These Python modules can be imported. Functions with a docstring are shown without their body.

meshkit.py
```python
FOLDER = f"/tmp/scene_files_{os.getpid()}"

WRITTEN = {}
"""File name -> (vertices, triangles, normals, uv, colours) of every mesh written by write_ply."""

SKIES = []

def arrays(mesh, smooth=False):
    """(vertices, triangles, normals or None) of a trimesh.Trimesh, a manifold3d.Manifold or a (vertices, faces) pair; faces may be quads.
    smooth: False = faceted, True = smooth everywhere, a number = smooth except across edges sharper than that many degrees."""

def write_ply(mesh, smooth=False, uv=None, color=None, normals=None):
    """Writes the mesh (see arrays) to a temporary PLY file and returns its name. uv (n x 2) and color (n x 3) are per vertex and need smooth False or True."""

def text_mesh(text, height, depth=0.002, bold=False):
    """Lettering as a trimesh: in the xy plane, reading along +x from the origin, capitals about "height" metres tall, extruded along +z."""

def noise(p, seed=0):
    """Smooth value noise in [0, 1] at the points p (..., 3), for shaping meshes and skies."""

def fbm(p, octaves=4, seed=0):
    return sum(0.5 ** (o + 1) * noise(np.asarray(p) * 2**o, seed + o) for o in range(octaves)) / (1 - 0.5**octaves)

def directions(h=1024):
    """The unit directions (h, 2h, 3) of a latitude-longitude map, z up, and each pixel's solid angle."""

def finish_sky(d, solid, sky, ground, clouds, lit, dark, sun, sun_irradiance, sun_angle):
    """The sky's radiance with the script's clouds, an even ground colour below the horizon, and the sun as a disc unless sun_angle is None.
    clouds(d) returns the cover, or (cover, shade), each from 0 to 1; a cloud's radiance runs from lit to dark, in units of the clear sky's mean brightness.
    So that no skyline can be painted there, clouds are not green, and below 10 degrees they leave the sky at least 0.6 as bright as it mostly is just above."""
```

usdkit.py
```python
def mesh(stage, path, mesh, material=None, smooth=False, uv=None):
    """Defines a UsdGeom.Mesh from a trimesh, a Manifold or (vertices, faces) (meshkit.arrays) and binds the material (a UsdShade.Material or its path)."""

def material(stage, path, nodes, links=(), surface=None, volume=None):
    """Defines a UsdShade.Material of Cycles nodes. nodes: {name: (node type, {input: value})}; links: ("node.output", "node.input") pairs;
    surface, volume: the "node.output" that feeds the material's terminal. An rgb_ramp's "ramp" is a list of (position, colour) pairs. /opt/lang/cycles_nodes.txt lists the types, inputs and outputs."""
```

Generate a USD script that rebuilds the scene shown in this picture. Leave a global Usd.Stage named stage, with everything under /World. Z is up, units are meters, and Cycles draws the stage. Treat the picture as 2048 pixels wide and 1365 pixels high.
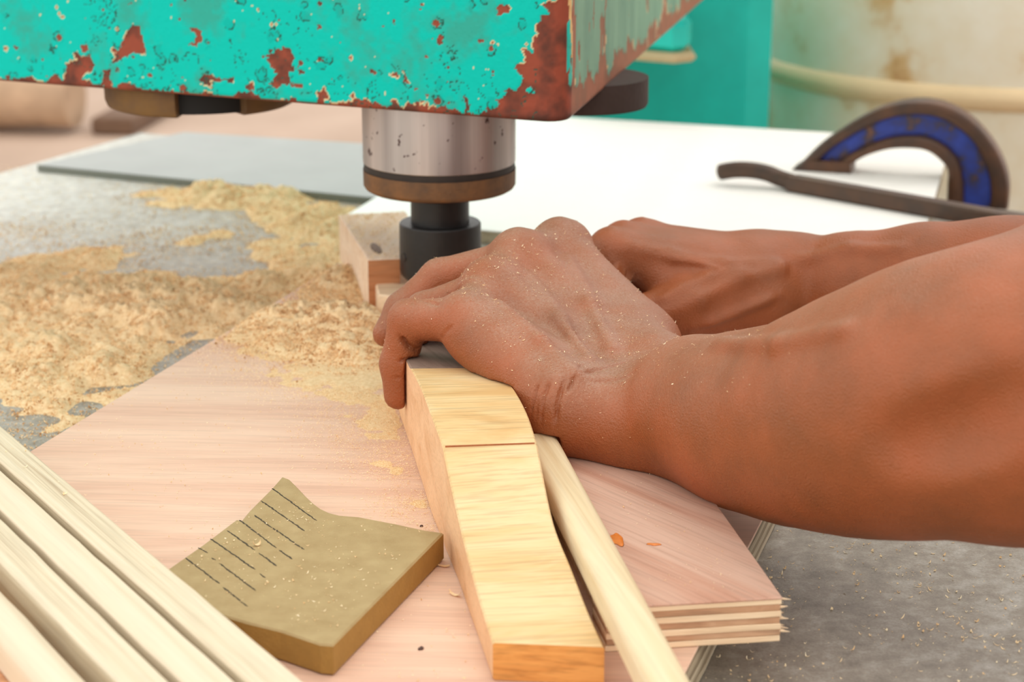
import math, random
import numpy as np, trimesh, usdkit, meshkit
from shapely.geometry import Polygon, Point
import shapely
from pxr import Usd, UsdGeom, UsdLux, UsdShade, Gf, Sdf, Vt

stage = Usd.Stage.CreateInMemory()
UsdGeom.SetStageUpAxis(stage, 'Z'); UsdGeom.SetStageMetersPerUnit(stage, 1.0)
UsdGeom.Xform.Define(stage, '/World')
T = 0.8                                   # the bench top is 0.8 m above the floor; shapes below are given from the bench top

# ------------------------------------------------------------------ camera, light
F, TH, H = 3735.0, math.radians(16.8), 0.33
cam = UsdGeom.Camera.Define(stage, '/World/camera')
cam.AddTranslateOp().Set(Gf.Vec3d(0, 0, H + T)); cam.AddRotateXOp().Set(90 - 16.8)
cam.CreateHorizontalApertureAttr(36.0); cam.CreateFocalLengthAttr(36.0 * F / 2048)
cam.CreateFStopAttr(13.0); cam.CreateFocusDistanceAttr(0.84)
cam.CreateExposureAttr(0.30)
cam.CreateClippingRangeAttr(Gf.Vec2f(0.02, 200))
dome = UsdLux.DomeLight.Define(stage, '/World/sky'); dome.CreateIntensityAttr(0.43); dome.CreateColorAttr(Gf.Vec3f(1.0, 0.965, 0.92))
sun = UsdLux.DistantLight.Define(stage, '/World/sun'); sun.CreateIntensityAttr(0.72); sun.CreateAngleAttr(24.0); sun.CreateColorAttr(Gf.Vec3f(1.0, 0.93, 0.82))
SUN_EL, SUN_AZ = 66.0, 12.0               # azimuth from +y towards +x: broad soft light from high up, a little behind
sun.AddRotateXYZOp().Set(Gf.Vec3f(-(90 - SUN_EL), 0, -SUN_AZ))

# ------------------------------------------------------------------ helpers
C0 = np.array([0, 0, H])
def ray(px, py):
    u, v = (px - 1024) / F, (682.5 - py) / F
    return np.array([u, math.cos(TH) + v * math.sin(TH), -math.sin(TH) + v * math.cos(TH)])
def at(px, py, y):                        # the point at distance y that the photograph shows there
    d = ray(px, py); return C0 + d * y / d[1]
def on(px, py, z):                        # ... on a level surface
    d = ray(px, py); return C0 + d * (z - H) / d[2]
def on2(px, py, z): return tuple(on(px, py, z)[:2])
def vert_plane(px, py, A, B):             # ... on the upright plane through plan points A, B
    n = np.array([-(B[1] - A[1]), B[0] - A[0]]); d = ray(px, py)
    return C0 + d * (n @ np.array(A)) / (n @ d[:2])
def proj(p):
    p = np.asarray(p, float) - C0
    dep = p[..., 1] * math.cos(TH) - p[..., 2] * math.sin(TH); up = p[..., 1] * math.sin(TH) + p[..., 2] * math.cos(TH)
    return np.stack([1024 + F * p[..., 0] / dep, 682.5 - F * up / dep], -1)

taken = {}
def numbered(parent, name):
    k = taken.get((parent, name), -1) + 1; taken[(parent, name)] = k
    return f'{parent}/{name}' + (f'_{k:03d}' if k else '')
BASE = {}
def tag(p, label=None, cat=None, group=None, kind=None):
    for k, v in (('label', label), ('category', cat), ('group', group), ('kind', kind)):
        if v: p.SetCustomDataByKey(k, v)
    return p
def thing(name, label, cat, base=(0, 0, 0), group=None):
    path = numbered('/World', name)
    x = UsdGeom.Xform.Define(stage, path); x.AddTranslateOp().Set(Gf.Vec3d(base[0], base[1], base[2] + T))
    BASE[path] = np.array(base, float)
    tag(x.GetPrim(), label, cat, group); return path
def part(name, mesh, mat, parent='/World', smooth=False, label=None, kind=None, attrs=None):
    """one Mesh; mesh in bench coordinates"""
    path = numbered(parent, name)
    root = '/'.join(parent.split('/')[:3])
    off = -BASE[root] if root in BASE else np.array([0, 0, T])
    if isinstance(mesh, (tuple, list)) and not isinstance(mesh[0], trimesh.Trimesh): v, f = np.asarray(mesh[0], float), np.asarray(mesh[1])
    else:
        m = mesh if isinstance(mesh, trimesh.Trimesh) else trimesh.util.concatenate(mesh); v, f = np.array(m.vertices), np.array(m.faces)
    me = usdkit.mesh(stage, path, (v + off, f), mat, smooth=smooth)
    for k, a in (attrs or {}).items():
        a = np.asarray(a, np.float32); pv = UsdGeom.PrimvarsAPI(me)
        if a.ndim == 2: pv.CreatePrimvar(k, Sdf.ValueTypeNames.Color3fArray, 'vertex').Set(Vt.Vec3fArray.FromNumpy(a))
        else: pv.CreatePrimvar(k, Sdf.ValueTypeNames.FloatArray, 'vertex').Set(Vt.FloatArray.FromNumpy(a))
    tag(me.GetPrim(), label, None, None, kind)
    return path
def solo(name, mesh, mat, label, cat, smooth=False, group=None, kind=None, attrs=None):
    p = part(name, mesh, mat, smooth=smooth, kind=kind, attrs=attrs); tag(stage.GetPrimAtPath(p), label, cat, group); return p

def inset(poly, d):
    p = np.asarray(poly, float); a = 0.5 * np.sum(p[:, 0] * np.roll(p[:, 1], -1) - np.roll(p[:, 0], -1) * p[:, 1])
    s = 1 if a > 0 else -1
    e = np.roll(p, -1, 0) - p; e /= np.linalg.norm(e, axis=1, keepdims=True) + 1e-12
    n = np.stack([-e[:, 1], e[:, 0]], 1) * s; n0 = np.roll(n, 1, 0); b = n + n0
    return p + b / np.maximum((b * n).sum(1, keepdims=True), 0.35) * d
def tri2(poly):
    v, f = trimesh.creation.triangulate_polygon(Polygon(poly), engine='earcut'); return v, f
def rings(rs, caps=True):
    """closed rings of equal count -> mesh"""
    rs = [np.asarray(r, float) for r in rs]; n = len(rs[0]); v = np.vstack(rs); f = []
    i = np.arange(n); j = (i + 1) % n
    for k in range(len(rs) - 1):
        a, b = k * n, (k + 1) * n
        f += [np.stack([a + i, a + j, b + j], 1), np.stack([a + i, b + j, b + i], 1)]
    if caps:
        for r0, flip in ((0, True), ((len(rs) - 1) * n, False)):
            c = len(v); v = np.vstack([v, v[r0:r0 + n].mean(0)])
            t = np.stack([r0 + i, r0 + j, np.full(n, c)], 1); f.append(t[:, ::-1] if flip else t)
    m = trimesh.Trimesh(v, np.vstack(f), process=False); 
    if m.volume < 0: m.invert()
    return m
def slab(poly, z0, z1, ch=0.0006):
    p = np.asarray(poly, float)
    a = 0.5 * np.sum(p[:, 0] * np.roll(p[:, 1], -1) - np.roll(p[:, 0], -1) * p[:, 1])
    if a < 0: p = p[::-1]
    q = inset(p, ch); R = lambda r, z: np.column_stack([r, np.full(len(r), z)])
    m = rings([R(q, z0), R(p, z0 + ch), R(p, z1 - ch), R(q, z1)], caps=False)
    f = np.array(shapely_tri(q)); n = len(p)
    v = np.array(m.vertices); fc = [np.array(m.faces)]
    fc += [f[:, ::-1], f + 3 * n]
    return trimesh.Trimesh(v, np.vstack(fc), process=False)
def sub(m, mask):
    t = trimesh.Trimesh(m.vertices, m.faces[mask], process=False); t.remove_unreferenced_vertices(); return t
def shapely_tri(q):
    import mapbox_earcut as me
    t = me.triangulate_float64(np.asarray(q, float), np.array([len(q)], np.uint32)).reshape(-1, 3)
    a = q[t[:, 0]]; b = q[t[:, 1]]; c = q[t[:, 2]]
    cr = (b[:, 0] - a[:, 0]) * (c[:, 1] - a[:, 1]) - (b[:, 1] - a[:, 1]) * (c[:, 0] - a[:, 0])
    t = t.astype(int); t[cr < 0] = t[cr < 0][:, ::-1]; return t
def lathe(profile, center=(0, 0), seg=96):
    """(r,z) profile, axis through center"""
    a = np.arange(seg) * 2 * np.pi / seg
    rs = [np.column_stack([center[0] + r * np.cos(a), center[1] + r * np.sin(a), np.full(seg, z)]) for r, z in profile]
    return rings(rs)
def tube(pts, rad, n=14, caps=True):
    p = np.asarray(pts, float); rad = np.broadcast_to(np.asarray(rad, float), (len(p),))
    t = np.gradient(p, axis=0); t /= np.linalg.norm(t, axis=1, keepdims=True)
    u = np.cross(t[0], [0, 0, 1.0]); 
    if np.linalg.norm(u) < 1e-3: u = np.array([1.0, 0, 0])
    rs = []
    for k in range(len(p)):
        u = u - t[k] * (u @ t[k]); u /= np.linalg.norm(u); w = np.cross(t[k], u)
        a = np.arange(n) * 2 * np.pi / n
        rs.append(p[k] + rad[k] * (np.cos(a)[:, None] * u + np.sin(a)[:, None] * w))
    return rings(rs, caps)
def catmull(pts, n=8):
    p = np.asarray(pts, float); p = np.vstack([2 * p[0] - p[1], p, 2 * p[-1] - p[-2]]); out = []
    for i in range(1, len(p) - 2):
        for t in np.linspace(0, 1, n, endpoint=False):
            out.append(.5 * ((2 * p[i]) + (-p[i - 1] + p[i + 1]) * t + (2 * p[i - 1] - 5 * p[i] + 4 * p[i + 1] - p[i + 2]) * t**2 + (-p[i - 1] + 3 * p[i] - 3 * p[i + 1] + p[i + 2]) * t**3))
    return np.array(out + [p[-2]])

# ------------------------------------------------------------------ materials
def srgb(*c): return tuple(((x / 255) / 12.92 if x / 255 <= .04045 else ((x / 255 + .055) / 1.055) ** 2.4) for x in c)
LK = '/World/Looks/'
def plain(name, col, rough=.5, metal=0, noise=0.0, nscale=60, col2=None, bump=0.0, bscale=300, stretch=(1, 1, 1), spec=.5, coat=0):
    n = {'tc': ('texture_coordinate', {}), 'mp': ('mapping', {'scale': stretch}), 'nz': ('noise_texture', {'scale': nscale, 'detail': 6.0, 'roughness': .62}),
         'rp': ('rgb_ramp', {'ramp': [(.3, col), (.7, col2 or tuple(x * (1 - noise) for x in col))]}),
         'b': ('noise_texture', {'scale': bscale, 'detail': 4.0}), 'bp': ('bump', {'strength': bump, 'distance': .001}),
         'p': ('principled_bsdf', {'roughness': rough, 'metallic': metal, 'specular_ior_level': spec, 'coat_weight': coat})}
    l = [('tc.object', 'mp.vector'), ('mp.vector', 'nz.vector'), ('nz.fac', 'rp.fac'), ('rp.color', 'p.base_color')]
    if bump: l += [('mp.vector', 'b.vector'), ('b.fac', 'bp.height'), ('bp.normal', 'p.normal')]
    else: n.pop('b'); n.pop('bp')
    return usdkit.material(stage, LK + name, n, l, surface='p.BSDF')
def wood(name, light, mid, dark, ang=0.0, along=4.0, across=90.0, fine=520.0, rough=.6, bump=.25, pore=.35, poredir=None, rings_w=0.0):
    """grain runs along plan direction ang (radians)"""
    n = {'tc': ('texture_coordinate', {}), 'vr': ('vector_rotate', {'rotate_type': 'z_axis', 'angle': -ang}),
         'm1': ('mapping', {'scale': (along, across, across)}), 'n1': ('noise_texture', {'scale': 1.0, 'detail': 5.0, 'roughness': .6, 'distortion': .6}),
         'm2': ('mapping', {'scale': (fine * .035, fine, fine)}), 'n2': ('noise_texture', {'scale': 1.0, 'detail': 3.0}),
         'r1': ('rgb_ramp', {'ramp': [(.25, dark), (.45, mid), (.62, light), (.8, mid)]}),
         'r2': ('rgb_ramp', {'ramp': [(.35, (1 - pore,) * 3), (.52, (1, 1, 1))]}),
         'mx': ('mix', {'mix_type': 'multiply', 'fac': .8}), 'bp': ('bump', {'strength': bump, 'distance': .0006}),
         'p': ('principled_bsdf', {'roughness': rough, 'specular_ior_level': .35})}
    l = [('tc.object', 'vr.vector'), ('vr.vector', 'm1.vector'), ('vr.vector', 'm2.vector'), ('m1.vector', 'n1.vector'), ('m2.vector', 'n2.vector'), ('n1.fac', 'r1.fac'), ('n2.fac', 'r2.fac'),
         ('r1.color', 'mx.color1'), ('r2.color', 'mx.color2'), ('mx.color', 'p.base_color'), ('n2.fac', 'bp.height'), ('bp.normal', 'p.normal')]
    return usdkit.material(stage, LK + name, n, l, surface='p.BSDF')
def attr_mat(name, attr='paint', rough=.5, bump=.3, bscale=900, spec=.4):
    n = {'a': ('attribute', {'attribute': attr}), 'tc': ('texture_coordinate', {}), 'b': ('noise_texture', {'scale': bscale, 'detail': 4.0}), 'bp': ('bump', {'strength': bump, 'distance': .0006}),
         'p': ('principled_bsdf', {'roughness': rough, 'specular_ior_level': spec})}
    return usdkit.material(stage, LK + name, n, [('a.color', 'p.base_color'), ('tc.object', 'b.vector'), ('b.fac', 'bp.height'), ('bp.normal', 'p.normal')], surface='p.BSDF')

M = {}
M['floor'] = plain('floor_concrete', srgb(182, 158, 140), .85, noise=.25, nscale=1.2, col2=srgb(160, 136, 118), bump=.2, bscale=20)
# bench: grey steel with pale dust worn over it in patches, paler to the left, darker to the right
M['bench'] = usdkit.material(stage, LK + 'bench_steel', {
    'tc': ('texture_coordinate', {}), 'n1': ('noise_texture', {'scale': 7.0, 'detail': 8.0, 'roughness': .65}), 'n2': ('noise_texture', {'scale': 90.0, 'detail': 6.0, 'roughness': .7}),
    'n3': ('noise_texture', {'scale': 900.0, 'detail': 3.0}), 'sx': ('separate_xyz', {}), 'mr': ('map_range', {'from_min': .16, 'from_max': -.22, 'to_min': 0.0, 'to_max': .55, 'clamp': True}),
    'ad': ('math', {'math_type': 'add'}), 'ad2': ('math', {'math_type': 'multiply_add', 'value2': .5, 'value3': -.22}), 'ad3': ('math', {'math_type': 'add', 'use_clamp': True}),
    'r': ('rgb_ramp', {'ramp': [(.30, srgb(128, 121, 111)), (.55, srgb(160, 152, 140)), (.85, srgb(200, 198, 191)), (1.0, srgb(216, 212, 202))]}),
    'r2': ('rgb_ramp', {'ramp': [(.3, (.78, .78, .78)), (.6, (1, 1, 1))]}), 'mx': ('mix', {'mix_type': 'multiply', 'fac': .8}),
    'bp': ('bump', {'strength': .25, 'distance': .0006}), 'p': ('principled_bsdf', {'roughness': .5, 'specular_ior_level': .45})},
    [('tc.object', 'n1.vector'), ('tc.object', 'n2.vector'), ('tc.object', 'n3.vector'), ('tc.object', 'sx.vector'), ('sx.x', 'mr.value'), ('n1.fac', 'ad2.value1'), ('mr.result', 'ad.value1'), ('ad2.value', 'ad.value2'),
     ('n2.fac', 'ad3.value1'), ('ad.value', 'ad3.value2'), ('ad3.value', 'r.fac'), ('n3.fac', 'r2.fac'), ('r.color', 'mx.color1'), ('r2.color', 'mx.color2'), ('mx.color', 'p.base_color'), ('n3.fac', 'bp.height'), ('bp.normal', 'p.normal')], surface='p.BSDF')
M['bench_edge'] = plain('bench_frame_steel', srgb(96, 94, 92), .6, noise=.3)
M['plate'] = plain('grey_plate', srgb(160, 162, 160), .45, noise=.12, nscale=14, bump=.1, spec=.5)
M['plate_edge'] = plain('grey_plate_edge', srgb(120, 122, 112), .6)
M['white'] = plain('white_laminate', (.95, .93, .89), .6, noise=.02, spec=.3)
VEN = math.atan2(-.3, .95)
M['veneer'] = wood('pink_veneer', srgb(228, 195, 171), srgb(220, 182, 158), srgb(205, 162, 140), ang=VEN + .25, along=4.5, across=34, fine=700, pore=.12, bump=.12, rough=.62)
M['veneer2'] = wood('red_veneer', srgb(208, 172, 152), srgb(196, 151, 129), srgb(174, 122, 98), ang=math.atan2(.35, -.28), along=3.5, across=48, fine=600, pore=.18, bump=.2, rough=.62)
M['ply_light'] = wood('ply_light', srgb(240, 214, 180), srgb(232, 202, 166), srgb(214, 178, 142), ang=.1, along=10, across=200, pore=.12)
M['ply_dark'] = wood('ply_dark', srgb(202, 160, 126), srgb(190, 146, 112), srgb(166, 124, 94), ang=.1, along=40, across=120, pore=.35)
M['ply_grey'] = wood('ply_grey', srgb(196, 182, 156), srgb(182, 166, 140), srgb(156, 140, 116), ang=1.26, along=10, across=200, pore=.2)
M['ply_greyd'] = wood('ply_grey_dark', srgb(158, 142, 118), srgb(146, 130, 106), srgb(124, 108, 86), ang=1.26, along=10, across=200, pore=.2)
M['beam'] = wood('workpiece_wood', srgb(224, 198, 152), srgb(218, 183, 130), srgb(200, 156, 98), ang=.1, along=14, across=44, fine=700, pore=.24, bump=.3)
M['beam_side'] = wood('workpiece_side', srgb(238, 196, 154), srgb(230, 184, 140), srgb(214, 162, 114), ang=math.pi / 2 - .3, along=5, across=70, fine=700, pore=.12, bump=.2)
M['beam_end'] = wood('workpiece_end', srgb(224, 160, 88), srgb(212, 146, 76), srgb(190, 122, 60), ang=.05, along=12, across=300, fine=600, pore=.25, bump=.3)
M['stick'] = wood('stick_wood', srgb(222, 206, 172), srgb(216, 196, 158), srgb(200, 172, 130), ang=math.atan2(-.22, .05), along=3, across=120, fine=600, pore=.1, bump=.2)
BATA = math.atan2(-.255, .167)
M['batten'] = wood('batten_pine', srgb(216, 203, 178), srgb(208, 193, 165), srgb(172, 150, 122), ang=BATA, along=3.0, across=420, fine=650, pore=.12, bump=.35)
M['batten_b'] = wood('batten_pine_pale', srgb(219, 205, 181), srgb(215, 200, 174), srgb(203, 183, 152), ang=BATA, along=1.5, across=90, fine=650, pore=.07, bump=.25)
M['rough'] = wood('rough_orange_wood', srgb(232, 184, 140), srgb(216, 160, 116), srgb(186, 124, 84), ang=.2, along=8, across=120, fine=500, pore=.3, bump=.5)
M['mdf'] = plain('mdf_face', srgb(170, 148, 104), .75, noise=.16, nscale=90, bump=.25, bscale=1400, col2=srgb(154, 130, 86))
M['mdf_edge'] = plain('mdf_edge', srgb(160, 122, 58), .8, noise=.14, nscale=180, bump=.3, bscale=900)
M['pencil'] = plain('pencil_mark', srgb(70, 58, 40), .8, noise=.3, nscale=900)
M['redline'] = plain('red_pencil', srgb(176, 104, 60), .8, noise=.3, nscale=900)
M['dust'] = plain('sawdust_bed', srgb(244, 218, 176), .95, noise=.3, nscale=420, bump=.6, bscale=1200, spec=.1, col2=srgb(222, 188, 140))
def flake_mat(name, cols):
    n = {'o': ('object_info', {}), 'r': ('rgb_ramp', {'ramp': cols}), 'd': ('diffuse_bsdf', {'roughness': .5}), 't': ('translucent_bsdf', {}), 'm': ('mix_closure', {'fac': .22})}
    return usdkit.material(stage, LK + name, n, [('o.random', 'r.fac'), ('r.color', 'd.color'), ('r.color', 't.color'), ('d.BSDF', 'm.closure1'), ('t.BSDF', 'm.closure2')], surface='m.closure')
M['flake'] = flake_mat('shaving_flake', [(0, srgb(252, 230, 190)), (.4, srgb(246, 216, 170)), (.75, srgb(230, 190, 142)), (1, srgb(188, 142, 96))])
M['chip'] = flake_mat('pale_chip', [(0, srgb(255, 244, 216)), (.6, srgb(252, 230, 190)), (1, srgb(240, 206, 158))])
M['orange'] = plain('orange_glue', srgb(226, 128, 40), .35, noise=.25, nscale=400)
M['darkchip'] = plain('dark_chip', srgb(80, 52, 44), .7)
M['paint'] = attr_mat('chipped_turquoise_paint', rough=.5, bump=.2, bscale=700, spec=.12)
M['steel'] = usdkit.material(stage, LK + 'quill_steel', {
    'tc': ('texture_coordinate', {}), 'm': ('mapping', {'scale': (60, 60, 2)}), 'n': ('noise_texture', {'scale': 1.0, 'detail': 4.0}), 'r': ('rgb_ramp', {'ramp': [(.3, srgb(150, 142, 140)), (.7, srgb(205, 196, 192))]}),
    'n2': ('noise_texture', {'scale': 130.0, 'detail': 4.0, 'roughness': .55}), 'r2': ('rgb_ramp', {'ramp': [(.645, (0, 0, 0)), (.68, (1, 1, 1))]}), 'mx': ('mix', {'color2': srgb(64, 34, 28)}),
    'mr': ('math', {'math_type': 'multiply_add', 'value2': -.9, 'value3': .95}), 'p': ('principled_bsdf', {'roughness': .38})},
    [('tc.object', 'm.vector'), ('m.vector', 'n.vector'), ('n.fac', 'r.fac'), ('tc.object', 'n2.vector'), ('n2.fac', 'r2.fac'), ('r2.color', 'mx.fac'), ('r.color', 'mx.color1'), ('mx.color', 'p.base_color'), ('r2.color', 'mr.value1'), ('mr.value', 'p.metallic')], surface='p.BSDF')
M['rust'] = plain('rusty_collar', srgb(92, 70, 52), .6, metal=.3, nscale=70, col2=srgb(132, 92, 56), bump=.3, bscale=500)
M['darkband'] = plain('dark_band', srgb(44, 34, 28), .6, nscale=150, noise=.4)
M['black'] = plain('black_steel', (.012, .011, .011), .42, nscale=200, noise=.3, bump=.15, bscale=700)
M['boss'] = plain('brown_casting', srgb(92, 66, 46), .75, nscale=40, col2=srgb(122, 88, 40), bump=.5, bscale=260)
M['bossd'] = plain('dark_brown_casting', srgb(66, 50, 44), .8, nscale=40, noise=.3, bump=.5, bscale=260)
M['hole'] = plain('slot_shade_black', (.004, .004, .004), .7)  # near-black colour stands for the shade inside the boss
M['turq'] = plain('column_turquoise', srgb(6, 204, 188), .5, nscale=9, col2=srgb(4, 180, 166), bump=.1, bscale=60)
M['beige'] = plain('beige_metal', srgb(196, 170, 128), .6, noise=.1)
M['drum'] = usdkit.material(stage, LK + 'drum_paint', {
    'tc': ('texture_coordinate', {}), 'n': ('noise_texture', {'scale': 9.0, 'detail': 6.0, 'roughness': .62}), 'r': ('rgb_ramp', {'ramp': [(.36, srgb(240, 234, 216)), (.53, srgb(234, 222, 196)), (.62, srgb(214, 178, 126)), (.72, srgb(170, 116, 60))]}), 'p': ('principled_bsdf', {'roughness': .5})},
    [('tc.object', 'n.vector'), ('n.fac', 'r.fac'), ('r.color', 'p.base_color')], surface='p.BSDF')
M['drum_rib'] = plain('drum_rib', srgb(240, 212, 168), .55, noise=.15, nscale=8)
M['iron'] = plain('dark_iron', srgb(74, 62, 56), .5, metal=.4, nscale=50, col2=srgb(98, 72, 56), bump=.4, bscale=300)
M['blue'] = usdkit.material(stage, LK + 'worn_blue_enamel', {'tc': ('texture_coordinate', {}), 'n': ('noise_texture', {'scale': 48.0, 'detail': 6.0, 'roughness': .6}),
    'r': ('rgb_ramp', {'ramp': [(.36, srgb(54, 78, 180)), (.50, srgb(50, 66, 150)), (.58, srgb(70, 62, 78)), (.68, srgb(150, 96, 56))]}), 'p': ('principled_bsdf', {'roughness': .42})},
    [('tc.object', 'n.vector'), ('n.fac', 'r.fac'), ('r.color', 'p.base_color')], surface='p.BSDF')
M['clamp'] = plain('rusty_clamp', srgb(66, 56, 52), .45, metal=.3, nscale=36, col2=srgb(112, 76, 54), bump=.3)
M['timber'] = plain('weathered_timber', srgb(196, 164, 134), .85, noise=.3, nscale=12)
M['timberd'] = plain('dark_timber', srgb(112, 84, 64), .85, noise=.3, nscale=12)
M['skin'] = usdkit.material(stage, LK + 'skin', {
    'tc': ('texture_coordinate', {}), 'n1': ('noise_texture', {'scale': 26.0, 'detail': 6.0, 'roughness': .62}),
    'r1': ('rgb_ramp', {'ramp': [(.3, (.225, .062, .014)), (.5, (.29, .074, .017)), (.7, (.35, .086, .023))]}),
    'at': ('attribute', {'attribute': 'dust'}), 'n2': ('noise_texture', {'scale': 900.0, 'detail': 4.0, 'roughness': .7}), 'r2': ('rgb_ramp', {'ramp': [(.35, (.35, .35, .35)), (.65, (1, 1, 1))]}),
    'ml': ('math', {'math_type': 'multiply', 'use_clamp': True}), 'mx': ('mix', {'color2': (.42, .275, .20)}),
    'v': ('voronoi_texture', {'scale': 1100.0}), 'n3': ('noise_texture', {'scale': 420.0, 'detail': 5.0, 'roughness': .65}), 'ad': ('math', {'math_type': 'add'}),
    'bp': ('bump', {'strength': .5, 'distance': .0005}), 'p': ('principled_bsdf', {'roughness': .5, 'specular_ior_level': .42, 'subsurface_weight': .08, 'subsurface_scale': .003, 'subsurface_radius': (1.0, .35, .2)})},
    [('tc.object', 'n1.vector'), ('n1.fac', 'r1.fac'), ('tc.object', 'n2.vector'), ('n2.fac', 'r2.fac'), ('r2.color', 'ml.value1'), ('at.fac', 'ml.value2'), ('ml.value', 'mx.fac'), ('r1.color', 'mx.color1'), ('mx.color', 'p.base_color'),
     ('tc.object', 'v.vector'), ('tc.object', 'n3.vector'), ('v.distance', 'ad.value1'), ('n3.fac', 'ad.value2'), ('ad.value', 'bp.height'), ('bp.normal', 'p.normal')], surface='p.BSDF')
M['shirt'] = plain('grey_cloth', srgb(120, 124, 130), .9, noise=.15, bump=.3)
M['trousers'] = plain('dark_cloth', srgb(52, 56, 70), .9, noise=.15, bump=.3)
M['block_face'] = wood('block_face', srgb(196, 136, 94), srgb(184, 122, 80), srgb(160, 98, 60), ang=.1, along=20, across=120, pore=.2)
M['block_side'] = wood('block_side', srgb(244, 222, 196), srgb(238, 210, 180), srgb(226, 192, 160), ang=1.4, along=6, across=80, pore=.1)
M['rough_top'] = wood('rough_top', srgb(150, 130, 116), srgb(138, 118, 104), srgb(112, 94, 82), ang=1.9, along=8, across=90, pore=.2)  # taupe wood tones stand in for the shade under the hand
M['hair'] = plain('black_hair', (.012, .010, .009), .6, noise=.3)
M['eye'] = plain('eye_white', (.7, .68, .64), .25)

# ------------------------------------------------------------------ setting
fl = slab([(-30, -10), (30, -10), (30, 40), (-30, 40)], -T - .2, -T)
solo('floor', fl, M['floor'], 'pale beige ground seen blurred beyond the bench', 'floor', kind='structure')

# ------------------------------------------------------------------ bench
e1, e2 = np.array([.914, -.407]), np.array([.407, .914])
TL = np.array([-.361, 1.794]); L1, L2 = 1.20, 1.62
bench_poly = [TL, TL - e2 * L2, TL - e2 * L2 + e1 * L1, TL + e1 * L1]
bench = thing('workbench', 'grey dust-covered steel workbench under the drill head', 'workbench', (TL[0], TL[1], -T))
part('bench_top', slab(bench_poly, -.03, 0, .002), M['bench'], bench)
q = inset(bench_poly, .06)
for a in range(4):
    b = (a + 1) % 4; d = (q[b] - q[a]) / np.linalg.norm(q[b] - q[a]); n = np.array([-d[1], d[0]])
    part('apron', slab([q[a] + d * .03, q[b] - d * .03, q[b] - d * .03 + n * .025, q[a] + d * .03 + n * .025], -.13, -.03), M['bench_edge'], bench)
    part('leg', slab([q[a] + v for v in ((-.03, -.03), (.03, -.03), (.03, .03), (-.03, .03))], -T, -.03, .003), M['bench_edge'], bench)

# grey plate lying at the back left of the bench
pa, pb = np.array(on2(75, 330, .006)), np.array(on2(815, 402, .006)); pd = (pb - pa) / np.linalg.norm(pb - pa); pn = np.array([-pd[1], pd[0]])
pl = thing('steel_plate', 'thin grey sheet with a dark front edge lying flat behind the sawdust', 'metal sheet', (pa[0], pa[1], 0))
pe = pb + pd * .0
wl_ = np.array([.128, .455]) / np.linalg.norm([.128, .455])
pb = pb - pd * .001; pc = [pa, pb, pb + wl_ * .215, pa + pn * .185 + pd * .03]
part('sheet', slab(pc, .0005, .0062, .0004), M['plate'], pl)
part('front_edge', slab([pa - pn * .0004, pb - pn * .0004, pb + pn * .0006, pa + pn * .0006], .0003, .0057, .0001), M['plate_edge'], pl)

# white laminate board
wA, wB, wC, wD = np.array([.0, 1.84]), np.array([.405, 1.70]), np.array([.272, 1.225]), np.array([-.128, 1.385])
wA2 = wA + (wB - wA) * .0
wb = thing('white_board', 'white laminated board glaring bright behind the hands', 'board', (wD[0], wD[1], 0))
part('face', slab([wA, wB, wC, wD], .0095, .0105, .0003), M['white'], wb)
part('core', slab(inset([wA, wB, wC, wD], .0004), .0003, .0095, .0003), M['ply_grey'], wb)

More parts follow.
